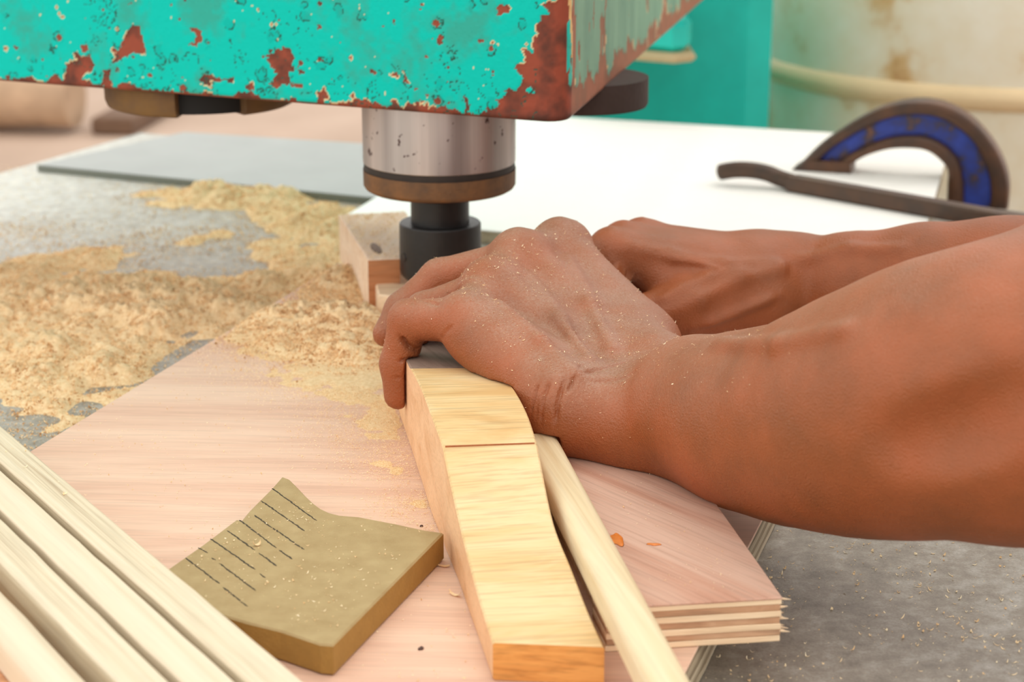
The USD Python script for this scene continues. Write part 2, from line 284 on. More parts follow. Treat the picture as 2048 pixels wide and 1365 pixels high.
# ------------------------------------------------------------------ base plywood with its plies
ub = np.array([.305, .952]); vb = np.array([.952, -.305])
bL = np.array([-.23, .858]); bR = np.array([.112, .768])
w_ = (bR - bL) @ vb
def bpt(s, t): return bL + ub * s + vb * t
base_poly = [bpt(-.42, 0), bpt(-.42, w_), bpt(.30, w_), bpt(.37, 0)]
def ply_board(name, label, poly, z0, z1, layers, mats, top, seed, rough=.0004):
    b = thing(name, label, 'plywood', (poly[0][0], poly[0][1], z0)); rnd = random.Random(seed)
    zt = z1 - .0011
    def dense(p, step=.012):
        out = []
        for i in range(len(p)):
            a, c = np.array(p[i]), np.array(p[(i + 1) % len(p)]); k = max(1, int(np.linalg.norm(c - a) / step))
            out += [a + (c - a) * j / k for j in range(k)]
        return np.array(out)
    part('veneer', slab(dense(poly), zt, z1, .0003), top, b)
    hs = np.array([1 + .35 * rnd.random() for _ in range(layers)]); zs = z0 + np.concatenate([[0], np.cumsum(hs / hs.sum())]) * (zt - z0)
    for k in range(layers):
        p = inset(dense(poly), .00025 + .0002 * (k % 2)); p = p + np.array([[rnd.gauss(0, rough * .3), rnd.gauss(0, rough * .3)] for _ in p])
        part('ply', slab(p, zs[k] + .00005, zs[k + 1] - .00005, .0002), mats[(layers - 1 - k) % 2], b)
    return b
ply_board('base_board', 'large pinkish plywood base board lying on the bench under all the pieces', base_poly, .0004, .018, 6, (M['ply_greyd'], M['ply_grey']), M['veneer'], 3)

up_poly = [np.array(on2(1212, 1216, .0365)), np.array(on2(1565, 1195, .0365)), np.array(on2(1420, 990, .0365)), np.array(on2(1300, 840, .0365)), np.array([.014, .835]), np.array([.0150, .775]), np.array([.0285, .690]), np.array([.0330, .665]), np.array([.0305, .655])]
ub_ = ply_board('upper_board', 'reddish plywood offcut with layered splintered edge, on top of the base board', up_poly, .0182, .0365, 7, (M['ply_light'], M['ply_dark']), M['veneer2'], 5)
rs = random.Random(11)
cx = np.array(on2(1565, 1195, .0365))
for k in range(14):
    z = .020 + .0125 * rs.random(); p0 = np.array([cx[0] - .004 + .003 * rs.random(), cx[1] + .001 + .010 * rs.random() ** 2, z])
    L = .003 + .0035 * rs.random(); d = np.array([1, -.25 + .5 * rs.random(), -.15 + .3 * rs.random()])
    part('splinter', tube([p0, p0 + d * L * .5, p0 + d * L], [.0006, .0005, .0001], 5), M['ply_light'], ub_)
# torn, glossy strip in the notch beside the workpiece
for k in range(7):
    p0 = on(1150 + 9 * k + rs.uniform(-3, 3), 1105 + 22 * k, .030 - .001 * k)
    part('splinter', tube([p0, p0 + np.array([.002, -.006, .001]), p0 + np.array([.0032, -.013, -.001])], [.0008, .0014, .0003], 6), M['ply_light'] if k % 2 else M['ply_dark'], ub_)

# ------------------------------------------------------------------ workpiece (the long tapering piece under the hand)
keys = [  # left bottom (x,y), top z, right x,y
    ((-.0069, .6094), .0329, (.0330, .6060)), ((-.0113, .6357), .0345, (.0283, .632)), ((-.0162, .664), .0390, (.0228, .662)), ((-.0214, .6945), .0455, (.0165, .692)),
    ((-.0278, .7277), .0590, (.0118, .7250)), ((-.0292, .7360), .0620, (.0104, .7400)), ((-.0347, .7637), .0655, (.0065, .768)), ((-.041, .803), .0650, (.001, .803)), ((-.0478, .8450), .0612, (-.006, .846)), ((-.0496, .8560), .0596, (-.0085, .856)), ((-.057, .900), .0570, (-.0155, .900)), ((-.0615, .932), .0550, (-.0205, .932))]
kz = np.array([(k[0][0], k[0][1], k[1], k[2][0], k[2][1]) for k in keys])
kz2 = catmull(kz, 6)
wp = thing('workpiece', 'long tapering yellow wooden blank held down by the front hand', 'wooden blank', (kz[0, 0], kz[0, 1], .018))
def wsec(r, a, b, c=.0007):
    lx, ly, z, rx, ry = r; l, rr = np.array([lx, ly]), np.array([rx, ry]); u = (rr - l) / np.linalg.norm(rr - l); zb = .0183
    pts = [(l + u * c, zb), (rr - u * c, zb), (rr, zb + c), (rr, z - c), (rr - u * c, z), (l + u * c, z), (l, z - c), (l, zb + c)]
    return np.array([[*p, h] for p, h in pts])
secs = [wsec(r, 0, 0) for r in kz2]
body = rings(secs)
# split off the faces: sides, worked top, front end
fn = body.face_normals; fc = body.triangles_center
end_f = np.zeros(len(fn), bool); end_f[-16:-8] = True; top_f = (fn[:, 2] > .45) & ~end_f

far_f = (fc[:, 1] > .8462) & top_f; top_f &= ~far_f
part('rough_top', sub(body, far_f), M['rough_top'], wp, smooth=35, label='grey-brown far end with the shade under the hand put into its colour')  # far top coloured darker, as if shaded by the hand
part('blank_body', sub(body, ~top_f & ~end_f & ~far_f), M['beam_side'], wp, smooth=35)
ptop = part('planed_top', sub(body, top_f), M['beam'], wp, smooth=35)
part('front_end', sub(body, end_f), M['beam_end'], wp)
pl0, pl1 = np.array([-.0289, .7345]), np.array([.0105, .7385]); zz = .0622
part('pencil_line', slab([pl0 + (.001, 0), pl1 - (.001, 0), pl1 - (.001, -.0006), (pl0 + pl1) / 2 + (0, .0006), pl0 + (.001, .0007)], zz - .0010, zz + .00012, .00002), M['redline'], ptop, label='reddish line drawn across the blank')

# ------------------------------------------------------------------ loose square stick beside it
rp_ = np.array([on(*p, .0455) for p in [(1135, 905), (1171, 996), (1216, 1056), (1248, 1128), (1295, 1207), (1319, 1244)]]); sl_, ic_ = np.polyfit(rp_[:, 1], rp_[:, 0], 1)
xs_ = lambda y: sl_ * y + ic_ - .0076
ztop = lambda y: .0482 + 0 * y
A_, B_ = np.array([xs_(.79), .79]), np.array([xs_(.52), .52])
def stick(name, label, cat, pts, w, h, z, mat, dz=0.0, *, mat_side=None, rr=.003, end=None, rough=0, group=None, n=12, seed=0, tops=1.0):
    a, b = np.array(pts[0]), np.array(pts[1]); d = (b - a) / np.linalg.norm(b - a); s = np.array([-d[1], d[0]])
    prof = []
    for cx_, cz_, a0 in ((w / 2 - rr, h - rr, 0), (-w / 2 + rr, h - rr, 90), (-w / 2 + .0008, .0008, 180), (w / 2 - .0008, .0008, 270)):
        r2 = rr if a0 < 180 else .0008
        for t in np.linspace(0, 90, 5): prof.append((cx_ + r2 * math.cos(math.radians(a0 + t)), cz_ + r2 * math.sin(math.radians(a0 + t))))
    prof = np.array(prof); rsx = np.random.RandomState(seed); rr_ = []
    for k in range(n + 1):
        c = a + (b - a) * k / n; o = rsx.normal(0, rough, 2)
        rr_.append(np.array([[*(c + s * (x + o[0])), z + dz * k / n + y + o[1] * .5] for x, y in prof]))
    m = rings(rr_)
    p = thing(name, label, cat, (a[0], a[1], z), group)
    fcn, cen = m.face_normals, m.triangles_center
    endm = np.zeros(len(fcn), bool); k0 = len(prof); endm[-2 * k0:] = True
    part('stick_body', sub(m, ~endm), mat, p, smooth=40)
    for q in (slice(-2 * k0, -k0), slice(-k0, None)):
        e_ = np.zeros(len(fcn), bool); e_[q] = True; part('sawn_end', sub(m, e_), end or mat, p)
    return p
stick('loose_stick', 'pale square stick with rounded edges leaning along the right side of the wooden blank', 'wooden stick', (A_, B_), .0148, .0115, .0367, M['stick'], rr=.0040)

# ------------------------------------------------------------------ MDF template with marked lines
pm = [(564, 953), (580, 959), (596, 975), (611, 991), (627, 1006), (643, 1018), (660, 1026), (680, 1031), (718, 1034), (796, 1049), (851, 1061), (887, 1066), (666, 1291), (640, 1289), (560, 1262), (498, 1247), (400, 1218), (305, 1160), (405, 1090), (458, 1050), (474, 1038), (482, 1042), (500, 1020), (545, 975)]
mdf_poly = np.array([on2(x, y, .0305) for x, y in pm])
md = thing('template_block', 'tan fibreboard template with a row of short dark lines across one edge', 'template', (*mdf_poly[12], .018))
mm = slab(mdf_poly, .0183, .0305, .0007); nz = mm.face_normals[:, 2]
part('template_face', sub(mm, nz > .3), M['mdf'], md); part('template_edge', sub(mm, nz <= .3), M['mdf_edge'], md)
lines = [[(1388, 375, 1615, 540)], [(1332, 438, 1553, 593)], [(1297, 512, 1550, 688)], [(1220, 535, 1410, 680), (1425, 690, 1490, 737)], [(1160, 590, 1300, 690), (1320, 705, 1412, 772)], [(1075, 632, 1300, 790), (1325, 810, 1355, 832)],
         [(1012, 678, 1060, 705), (1080, 730, 1100, 742), (1120, 758, 1305, 898)], [(945, 730, 1120, 862), (1138, 880, 1262, 978)]]
rs = random.Random(4)
for ln in lines:
    ms = []
    for x0, y0, x1, y1 in ln:
        a, b = np.array(on2(x0 / 2.551, 830 + y0 / 2.551, .0306)), np.array(on2(x1 / 2.551, 830 + y1 / 2.551, .0306)); n = max(4, int(np.linalg.norm(b - a) / .0012)); d = (b - a) / np.linalg.norm(b - a); s = np.array([-d[1], d[0]])
        c = [a + (b - a) * k / n + s * rs.gauss(0, .00012) for k in range(n + 1)]; w = [.00022 + .00022 * rs.random() for _ in c]; w[0] = w[-1] = .0001
        ms.append(slab([p + s * q for p, q in zip(c, w)] + [p - s * q for p, q in zip(c[::-1], w[::-1])], .0303, .03058, .00002))
    part('drawn_line', trimesh.util.concatenate(ms), M['pencil'], md)

# ------------------------------------------------------------------ four battens in the lower left corner
bd = np.array([.5478, -.8366]); bs = np.array([.8366, .5478])
b0 = np.array(on2(0, 850, .046)) - bd * .10
def bat(o0, w, name, label, h, mat, rr, seed, z=.0306):
    a = b0 - bs * (o0 + w / 2); stick(name, label, 'wooden stick', (a, a + bd * .50), w, h, z, mat, rr=rr, rough=.00012, seed=seed, n=30, group=None)
bat(.0000, .0158, 'pine_batten', 'pine batten with lengthwise grain lines, nearest the fibreboard template', .0155, M['batten'], .0012, 1)
bat(.0185, .0150, 'pine_batten', 'smooth pale pine batten, second from the template', .0152, M['batten_b'], .0012, 2)
bat(.0365, .0148, 'pine_batten', 'grained pine batten, third from the template, next to the rounded stick', .0152, M['batten'], .0012, 3)
bat(.0567, .0154, 'rounded_stick', 'pale rounded wooden stick in the lower left corner, outermost of the four', .0152, M['batten_b'], .0066, 4, z=.0306)
# rough board end under the battens
rp = [on2(-120, 1050, .0304), on2(-20, 1150, .0304), on2(14, 1190, .0304), on2(22, 1212, .0304), on2(40, 1226, .0304), on2(44, 1248, .0304), on2(62, 1262, .0304), on2(66, 1290, .0304), on2(100, 1335, .0304), on2(170, 1420, .0304), on2(60, 1500, .0304), on2(-300, 1300, .0304)]
rp = np.array(rp); 
rpo = [tuple(p + bs * .012) if i < 9 else tuple(p) for i, p in enumerate(rp)]
solo('rough_board', slab(rp, .0183, .0303, .0012), M['rough'], 'rough orange-brown board with a ragged edge in the lower left corner under the sticks', 'board')

# ------------------------------------------------------------------ drill head
zc = .15
P0, P1, P2, P3 = np.array([-.60, 1.274]), np.array([-.001, 1.016]), np.array([.031, 1.004]), np.array([.281, 2.0])
fd = (P1 - P0) / np.linalg.norm(P1 - P0); sd = np.array([.047, .208]); sd /= np.linalg.norm(sd)
# corner of the front and side planes, rounded
cr = P1 + fd * ((lambda A, b: np.linalg.solve(A, b)[0])(np.column_stack([fd, -sd]), np.array([.033, 1.018]) - P1))
R = .013; half = math.acos(fd @ sd) / 2; tl = R * math.tan(half)
q0, q1 = cr - fd * tl, cr + sd * tl; nin = np.array([-fd[1], fd[0]]); oc = q0 + nin * R
path = [cr - fd * s for s in np.concatenate([np.linspace(.60, .41, 12), np.arange(.41, tl + .0002, -.00075)])]
a0 = math.atan2(*(q0 - oc)[::-1]); a1 = math.atan2(*(q1 - oc)[::-1])
if a1 < a0: a1 += 2 * math.pi
path += [oc + R * np.array([math.cos(t), math.sin(t)]) for t in np.linspace(a0, a1, 26)[1:-1]]
path += [cr + sd * s for s in np.concatenate([np.arange(tl, .5, .0022), np.linspace(.5, 1.0, 20)])]
path = np.array(path); sarc = np.concatenate([[0], np.cumsum(np.linalg.norm(np.diff(path, axis=0), axis=1))])
s_corner = sarc[len(path) - len(np.arange(tl, .5, .0022)) - 20 - 12]
tg = np.gradient(path, axis=0); tg /= np.linalg.norm(tg, axis=1, keepdims=True); nrm = np.column_stack([tg[:, 1], -tg[:, 0]])
zrow = np.concatenate([[0, 0, .0003, .001, .002], np.arange(.003, .098, .00075), np.linspace(.0995, .36, 110)])
ins = np.concatenate([[.010, .003, .0015, .0006, .0001], np.zeros(len(zrow) - 5)])
S, Z = np.meshgrid(sarc - s_corner, zrow, indexing='ij')
P = path[:, None, :] - nrm[:, None, :] * ins[None, :, None]
P3d = np.dstack([P, zc + Z])
nz2 = lambda sx, sz, seed, o=4: meshkit.fbm(np.dstack([S * sx, Z * sz, np.zeros_like(S)]) + 50, o, seed)
jit = (nz2(260, 260, 3, 3) - .5) * .010
def in_poly(px):                              # a patch outlined on the front plane, in (s, z)
    pts = []
    for x, y in px:
        w = vert_plane(x, y, cr, cr + fd); pts.append(((w[:2] - cr) @ fd, w[2] - zc))
    pts = np.array(pts); j1, j2 = (nz2(420, 420, 8, 3) - .5) * .004, (nz2(420, 420, 9, 3) - .5) * .004
    return shapely.contains_xy(Polygon(pts).buffer(0), S + j1 + tl * 0, Z + j2)
chip = np.zeros(S.shape, bool)
patches = [[(238, 120), (250, 95), (262, 70), (278, 48), (290, 55), (292, 72), (300, 90), (303, 108), (292, 110), (275, 105), (262, 115), (245, 125), (228, 130)],
    [(142, 128), (165, 120), (156, 103), (172, 112), (190, 112), (198, 130), (195, 145), (178, 150), (170, 170), (138, 165)], [(215, 155), (222, 140), (232, 140), (228, 155), (236, 172), (210, 170)],
    [(545, 115), (560, 103), (585, 95), (597, 108), (595, 128), (602, 145), (585, 150), (590, 160), (600, 168), (575, 170), (560, 178), (548, 170), (558, 158), (565, 150), (548, 132)],
    [(388, 60), (400, 57), (412, 65), (414, 82), (400, 95), (386, 94), (400, 85), (402, 72)], [(410, 160), (420, 148), (430, 150), (434, 174), (420, 172)], [(500, 174), (515, 169), (519, 179), (505, 183)],
    [(648, 185), (660, 180), (668, 190), (660, 207), (645, 207)], [(885, 78), (893, 72), (900, 85), (895, 93), (887, 90)], [(1003, 15), (1018, 11), (1031, 18), (1028, 29), (1008, 29)], [(243, 137), (250, 137), (250, 145), (243, 145)], [(172, 90), (185, 86), (188, 100), (178, 104)],
    [(940, 195), (948, 198), (955, 222), (945, 225)], [(708, 116), (715, 117), (714, 122), (708, 121)],
    [(1140, -40), (1127, 4), (1095, 6), (1098, 14), (1112, 27), (1098, 35), (1090, 49), (1086, 61), (1090, 66), (1080, 88), (1078, 107), (1059, 100), (1061, 125), (1044, 139), (1056, 156), (1057, 170), (1039, 182), (1035, 191), (1018, 189), (1020, 197), (1004, 201), (1012, 213), (1000, 222), (990, 260), (1300, 300), (1300, -40)]]
for p in patches: chip |= in_poly(p)
chip &= ~in_poly([(1063, 178), (1072, 175), (1082, 184), (1078, 190), (1066, 188)])
side = S > .004
chip |= (Z < .0009 + .003 * np.clip(nz2(120, 0.0, 21, 4) - .42, 0, 1) * 4 + .0015 * (nz2(500, 300, 5, 3)))
small = nz2(150, 190, 31, 4); low = np.clip(1 - Z / .035, 0, 1)
chip |= (small + .07 * low > .80) & ~side
# side face: paler grey-green paint flaking in upright streaks, bare towards the bottom edge
st_ = nz2(120, 30, 41, 5); st2 = nz2(30, 18, 45, 4)
sidechip = (st_ * .5 + st2 * .5 + .50 * np.clip(1 - Z / .024, 0, 1) ** 1.3 + .22 * np.clip(1 - S / .022, 0, 1) > .635)
chip = np.where(side, sidechip | (Z < .004), chip)
from scipy import ndimage
edge = ndimage.binary_dilation(chip, iterations=1) & ~chip
crk = np.abs(nz2(95, 95, 61, 4) - .5); lowm = (nz2(30, 30, 63, 2) + .35 * low) > .62
crack = (crk < .006) & lowm & ~side
rb = np.random.RandomState(5); ring = np.zeros(S.shape, bool); blob = np.zeros(S.shape, bool)
for _ in range(64):
    s0, z0 = -.37 + .39 * rb.rand(), .003 + .08 * rb.rand() ** 1.5; r0 = .0012 + .0026 * rb.rand(); wz = .7 + .5 * rb.rand()
    d = np.sqrt((S - s0) ** 2 + ((Z - z0) / wz) ** 2) + jit * .45; arc = np.arctan2(Z - z0, S - s0); ph = rb.rand() * 6.28
    ring |= (np.abs(d - r0) < .00034) & (np.cos(arc - ph) > -.3 + .8 * rb.rand() - .4); blob |= (d < r0)
    if rb.rand() < .10: chip |= (d < r0 * .55) & ~side
ring &= ~chip & ~side
cream = (edge & (nz2(90, 90, 71, 3) > .62)) | ((nz2(330, 330, 77, 3) > .86) & ~side)
paintc = np.zeros(S.shape + (3,)); v1 = nz2(40, 40, 81, 4)[..., None]; v2 = nz2(300, 300, 83, 3)[..., None]; v3 = nz2(14, 9, 85, 4)[..., None]
tq, tq2 = np.array(srgb(0, 190, 176)), np.array(srgb(50, 166, 150))
paintc[:] = tq + (tq2 - tq) * np.clip((v1 - .47) * 3.5 + (v2 - .5) * 1.2 + (v3 - .55) * 2, 0, 1)
side_pale = np.array(srgb(136, 176, 150)); side_pale2 = np.array(srgb(112, 152, 132))
sm = np.clip((S - .004) / .010, 0, 1)[..., None]; paintc = paintc * (1 - sm) + sm * (side_pale + (side_pale2 - side_pale) * np.clip(nz2(60, 20, 87)[..., None] * 1.6 - .3, 0, 1))
rust = np.array(srgb(146, 74, 56)); rust2 = np.array(srgb(96, 58, 48)); rustl = np.array(srgb(172, 122, 96))
rc = rust + (rust2 - rust) * np.clip((nz2(110, 110, 91)[..., None] - .4) * 3, 0, 1)
rc = np.where((S > .012)[..., None], rc * .45 + rustl * .55, rc)
dk = np.clip(1 - Z / .009, 0, 1)[..., None] * np.clip(1 - np.abs(S) / .06, 0, 1)[..., None]; rc = rc * (1 - dk * .6) + np.array(srgb(52, 44, 42)) * dk * .6
paintc[chip] = rc[chip]
paintc[crack] = np.array(srgb(44, 82, 70)); paintc[ring] = np.array(srgb(40, 92, 80)); paintc[blob & ~ring & ~chip & ~side] *= .88
paintc[cream & ~chip] = np.array(srgb(222, 196, 150))
strk = (np.abs(S - .0085 - .0025 * np.sin(Z * 60)) < .0011 + .001 * nz2(0, 60, 93)) & (Z > .034) ; paintc[strk] = np.array(srgb(220, 180, 124))
strk2 = (nz2(420, 30, 97, 3) > .70) & (S > .28) & (S < .36) & (Z < .05); paintc[strk2] = np.array(srgb(220, 196, 160))
depth = ndimage.gaussian_filter(chip.astype(float), .6) * .00045 + ndimage.gaussian_filter((crack | ring).astype(float), .5) * .0003 - blob * .0001 + (nz2(500, 500, 99, 3) - .5) * .0002
P3d[..., :2] -= nrm[:, None, :] * (depth * (Z > 0))[..., None]
ni, nj = S.shape; idx = np.arange(ni * nj).reshape(ni, nj)
qf = np.stack([idx[:-1, :-1], idx[1:, :-1], idx[1:, 1:], idx[:-1, 1:]], -1).reshape(-1, 4)
qf = np.vstack([qf[:, [0, 1, 2]], qf[:, [0, 2, 3]]])
drill = thing('drill_press', 'heavy turquoise drill press head with chipped paint, cutting tool and column', 'drill press', (0.1, 2.1, -T))
part('head_casting', (P3d.reshape(-1, 3), qf), M['paint'], drill, smooth=True, attrs={'paint': paintc.reshape(-1, 3)})
iw = cr - fd * .055 + nin * .165; nsd = np.array([-sd[1], sd[0]])
hp = [tuple(p) for p in path[::12]] + [tuple(path[-1]), tuple(path[-1] + nsd * .05), tuple(cr + nsd * .05 + sd * .19), tuple(iw), tuple(path[0] + nin * .165)]  # unseen rear made shallow with a thin side web to let light through
part('head_underside', slab(inset(hp, .0095), zc, zc + .012, .0005), M['bossd'], drill)
part('head_body', slab(inset(hp, .006), zc + .012, zc + .36, .002), M['turq'], drill)
Q = (-.0434, 1.10)
qs = thing  # noqa
zb = .0940
quill = part('quill', lathe([(.0452, zb + .0165), (.0456, zb + .017), (.0456, .158)], Q, 128), M['steel'], drill, smooth=40)
part('collar', lathe([(.030, zb), (.0425, zb), (.0445, zb + .0012), (.0456, zb + .003), (.0457, zb + .0125)], Q, 128), M['rust'], drill, smooth=40, label='rusty brown collar')
part('dark_band', lathe([(.0448, zb + .0120), (.0452, zb + .0125), (.0452, zb + .0172), (.0448, zb + .0174)], Q, 128), M['darkband'], quill, smooth=40)
part('arbor', lathe([(.0176, .070), (.0176, zb - .006), (.0185, zb - .005), (.0185, zb + .001)], Q, 96), M['black'], drill, smooth=40)
cutter = part('cutter', lathe([(.0215, .0385), (.0238, .0410), (.0247, .044), (.0247, .0722), (.0240, .0731), (.017, .0731)], Q, 96), M['black'], drill, smooth=40, label='black cylindrical cutter')
for k in range(4):
    a = k * math.pi / 2 + .5; c = np.array(Q) + .0246 * np.array([math.cos(a), math.sin(a)])
    part('set_screw', lathe([(.0026, -.0008), (.003, 0), (.0028, .0006)], (0, 0), 16).apply_transform(trimesh.geometry.align_vectors([0, 0, 1], [math.cos(a), math.sin(a), 0])).apply_translation([c[0], c[1], .054]), M['black'], cutter)
# bosses under the casting
bc = (-.196, 1.173)
def sector(prof, c, a0, a1, seg=96):
    a = np.linspace(a0, a1, seg); pr = np.array(prof)
    rs_ = [np.column_stack([c[0] + pr[:, 0] * np.sin(t), c[1] - pr[:, 0] * np.cos(t), pr[:, 1]]) for t in a]
    return rings(rs_)
d_ = math.radians
part('slotted_boss', sector([(.038, zc + .002), (.038, .1332), (.056, .1332), (.0585, .1345), (.0598, .138), (.060, zc + .002)], bc, d_(36), d_(354)), M['boss'], drill, smooth=35)
part('slot', lathe([(.001, .1345), (.052, .1345), (.052, zc + .001)], bc, 64), M['hole'], drill, smooth=35)  # black inner cylinder paints the dark interior behind the notch
part('round_boss', lathe([(.036, .1335), (.041, .1342), (.042, .136), (.042, zc + .002)], (.043, 1.16), 96), M['bossd'], drill, smooth=40)
# column and bracket behind
part('column', slab([(-.05, 2.06), (-.02, 2.0), (.25, 1.99), (.277, 2.0), (.19, 2.3), (-.05, 2.32)], -T + .04, zc + .02, .006), M['turq'], drill)
part('column_foot', slab([(-.16, 1.96), (.26, 1.95), (.27, 2.42), (-.16, 2.42)], -T, -T + .05, .006), M['turq'], drill)
k0 = on(1325, 92, 1.80); k1 = on(1388, 92, 1.80)
b_ = at(1300, 100, 1.80); c_ = at(1384, 100, 1.80)
part('bracket', slab([(b_[0] - .05, 1.84), (c_[0] - .02, 1.79), (c_[0] - .005, 1.80), (c_[0] + .002, 1.83), (c_[0] + .002, 2.05), (b_[0] - .05, 2.05)], at(1350, 104, 1.80)[2], at(1350, 40, 1.80)[2], .006), M['turq'], drill)
part('bracket_plate', slab([(b_[0] - .06, 1.835), (c_[0] - .018, 1.785), (c_[0] + .004, 1.80), (c_[0] + .004, 2.05), (b_[0] - .06, 2.05)], at(1350, 124, 1.80)[2], at(1350, 104, 1.80)[2], .004), M['beige'], drill)

# ------------------------------------------------------------------ drum behind
dr = thing('steel_drum', 'rust-stained pale steel drum with a raised hoop standing behind the clamp', 'drum', (.585, 2.24, -T))
DC, DR = (.585, 2.24), .29
zr = .004
def hump(z): return [(DR, z - .013), (DR + .005, z - .009), (DR + .009, z), (DR + .005, z + .009), (DR, z + .013)]
part('drum_shell', lathe([(DR - .02, -.64), (DR, -.62)] + [(DR, -.58), (DR, zr - .3), (DR, zr), (DR, zr + .25), (DR - .01, zr + .29), (DR - .03, zr + .285)], DC, 128), M['drum'], dr, smooth=40)
for z in (zr - .29, zr): part('hoop', lathe([(DR - .002, z - .013)] + hump(z) + [(DR - .002, z + .013)], DC, 128), M['drum_rib'], dr, smooth=50)
part('rim', lathe([(DR - .004, zr + .275), (DR + .006, zr + .28), (DR + .008, zr + .29), (DR + .002, zr + .296), (DR - .006, zr + .29)], DC, 128), M['drum_rib'], dr, smooth=50)
pal = thing('timber_pallet', 'wooden pallet under the steel drum', 'pallet', (.585, 2.24, -T))
for k in range(3): part('bearer', slab([(.28, 1.98 + .24 * k), (.89, 1.98 + .24 * k), (.89, 2.05 + .24 * k), (.28, 2.05 + .24 * k)], -T, -T + .13), M['timber'], pal)
for k in range(5): part('deck_board', slab([(.28 + .125 * k, 1.94), (.385 + .125 * k, 1.94), (.385 + .125 * k, 2.56), (.28 + .125 * k, 2.56)], -T + .13, -.64), M['timber'], pal)

# ------------------------------------------------------------------ clamp on the white board
ca, cb = np.array(on2(1640, 338, .0106)), None
cdir = np.array([.93, -.30]); cdir /= np.linalg.norm(cdir); cn = np.array([-cdir[1], cdir[0]])
def cpl(px, py):
    w = vert_plane(px, py, ca, ca + cdir); return np.array([(w[:2] - ca) @ cdir, w[2]])
Z6 = lambda l: [(1400 + x / 3.16, 180 + y / 3.16) for x, y in l]
outer = catmull(np.array([cpl(*p) for p in Z6([(620, 478), (760, 340), (900, 240), (1050, 150), (1200, 85), (1380, 55), (1560, 80), (1720, 170), (1850, 310), (1930, 460), (1960, 600), (1950, 740)])]), 5)
inner = catmull(np.array([cpl(*p) for p in Z6([(930, 525), (960, 470), (1050, 410), (1200, 365), (1350, 360), (1450, 380), (1530, 440), (1570, 500), (1568, 600), (1560, 740)])]), 6)
def resamp(c, n):
    s = np.concatenate([[0], np.cumsum(np.linalg.norm(np.diff(c, axis=0), axis=1))]); t = np.linspace(0, s[-1], n); return np.column_stack([np.interp(t, s, c[:, k]) for k in (0, 1)])
ou, inn = resamp(outer, 60), resamp(inner, 60)
def strip(f0, f1, th, nr=5):
    """band between two fractions from outer to inner, thickness th, rounded"""
    rr_ = []
    for o, i in zip(ou, inn):
        a, b = o + (i - o) * f0, o + (i - o) * f1; ring_ = []
        c, hw = (a + b) / 2, (b - a) / 2
        for t in np.linspace(0, 2 * np.pi, 16, endpoint=False):
            x, y = abs(math.cos(t)) ** .5 * np.sign(math.cos(t)), abs(math.sin(t)) ** .5 * np.sign(math.sin(t))
            pz = c + hw * x; pl_ = ca + cdir * pz[0] + cn * (y * th / 2); ring_.append([*pl_, pz[1]])
        rr_.append(np.array(ring_))
    return rings(rr_)
cl = thing('c_clamp', 'rusty clamp with a blue-painted curved frame lying on the white board', 'clamp', (ca[0], ca[1], .0105))
part('outer_flange', strip(0, .30, .026), M['clamp'], cl, smooth=50); part('inner_flange', strip(.72, 1.0, .026), M['clamp'], cl, smooth=50)
part('blue_web', strip(.22, .80, .012), M['blue'], cl, smooth=50, label='worn blue painted web')
ft = [ou[0], ou[3], inn[2], inn[0]]
part('jaw_foot', rings([np.array([[*(ca + cdir * p[0] + cn * s), p[1]] for p in (np.array([ft[0][0] - .003, .0110]), np.array([ft[0][0] + .010, .020]), np.array([inn[0][0] + .004, .020]), np.array([inn[0][0] + .005, .0110]))]) for s in (-.014, .014)]), M['clamp'], cl)
g0, g1 = np.array(on2(1570, 384, .0106)), np.array(on2(2030, 468, .0106))
gd = (g1 - g0) / np.linalg.norm(g1 - g0); gn = np.array([-gd[1], gd[0]]); g1 = g0 + gd * .42
bar = thing('clamp_bar', 'dark square iron bar with a hooked rounded end in front of the clamp', 'iron bar', (g0[0], g0[1], .0105))
part('bar', slab([g0, g1, g1 + gn * .016, g0 + gn * .016], .0107, .0232, .0016), M['iron'], bar)
hk = catmull([np.array([*(g0 + gd * .006 + gn * .008), .017]), at(1560, 357, g0[1] + .012), at(1535, 347, g0[1] + .016), at(1505, 341, g0[1] + .020), at(1470, 340, g0[1] + .024), at(1438, 345, g0[1] + .028)], 6)
part('hook', tube(np.vstack([hk, hk[-1] + (hk[-1] - hk[-2]) * .6]), np.concatenate([np.full(len(hk) - 2, .0068), [.0068, .0062, .0035]]), 16), M['iron'], bar, smooth=60)

# ------------------------------------------------------------------ blurred timbers on the ground far left
def block(c, ax, hx, hy, hz):
    c2 = np.array(c[:2]); a = np.array([math.cos(ax), math.sin(ax)]); b = np.array([-a[1], a[0]])
    return slab([c2 - a * hx - b * hy, c2 + a * hx - b * hy, c2 + a * hx + b * hy, c2 - a * hx + b * hy], c[2], c[2] + 2 * hz, .01)
g = on(20, 275, -T); solo('timber_log', tube([np.array([g[0] - 1.2, g[1] + .35, -T + .115]), np.array([g[0] - .3, g[1] + .18, -T + .12]), np.array([g[0] + .20, g[1] + .1, -T + .115])], [.12, .12, .10], 20), M['timber'], 'pale log lying on the ground, blurred at far left', 'log', smooth=40)
g = on(20, 200, -T); solo('dark_log', tube([np.array([g[0] - 1.5, g[1] + .3, -T + .09]), np.array([g[0] + .12, g[1], -T + .09])], [.09, .08], 20), M['timberd'], 'dark brown log behind the pale log on the ground', 'log', smooth=40)
ga, gb = on(225, 272, -T), on(345, 205, -T); dd = (gb - ga)[:2]; dl = np.linalg.norm(dd)
solo('ground_plank', block(((ga[0] + gb[0]) / 2, (ga[1] + gb[1]) / 2, -T), math.atan2(dd[1], dd[0]), dl / 2, .07, .03), M['timberd'], 'brown plank lying slantwise on the ground near the pale log', 'plank')

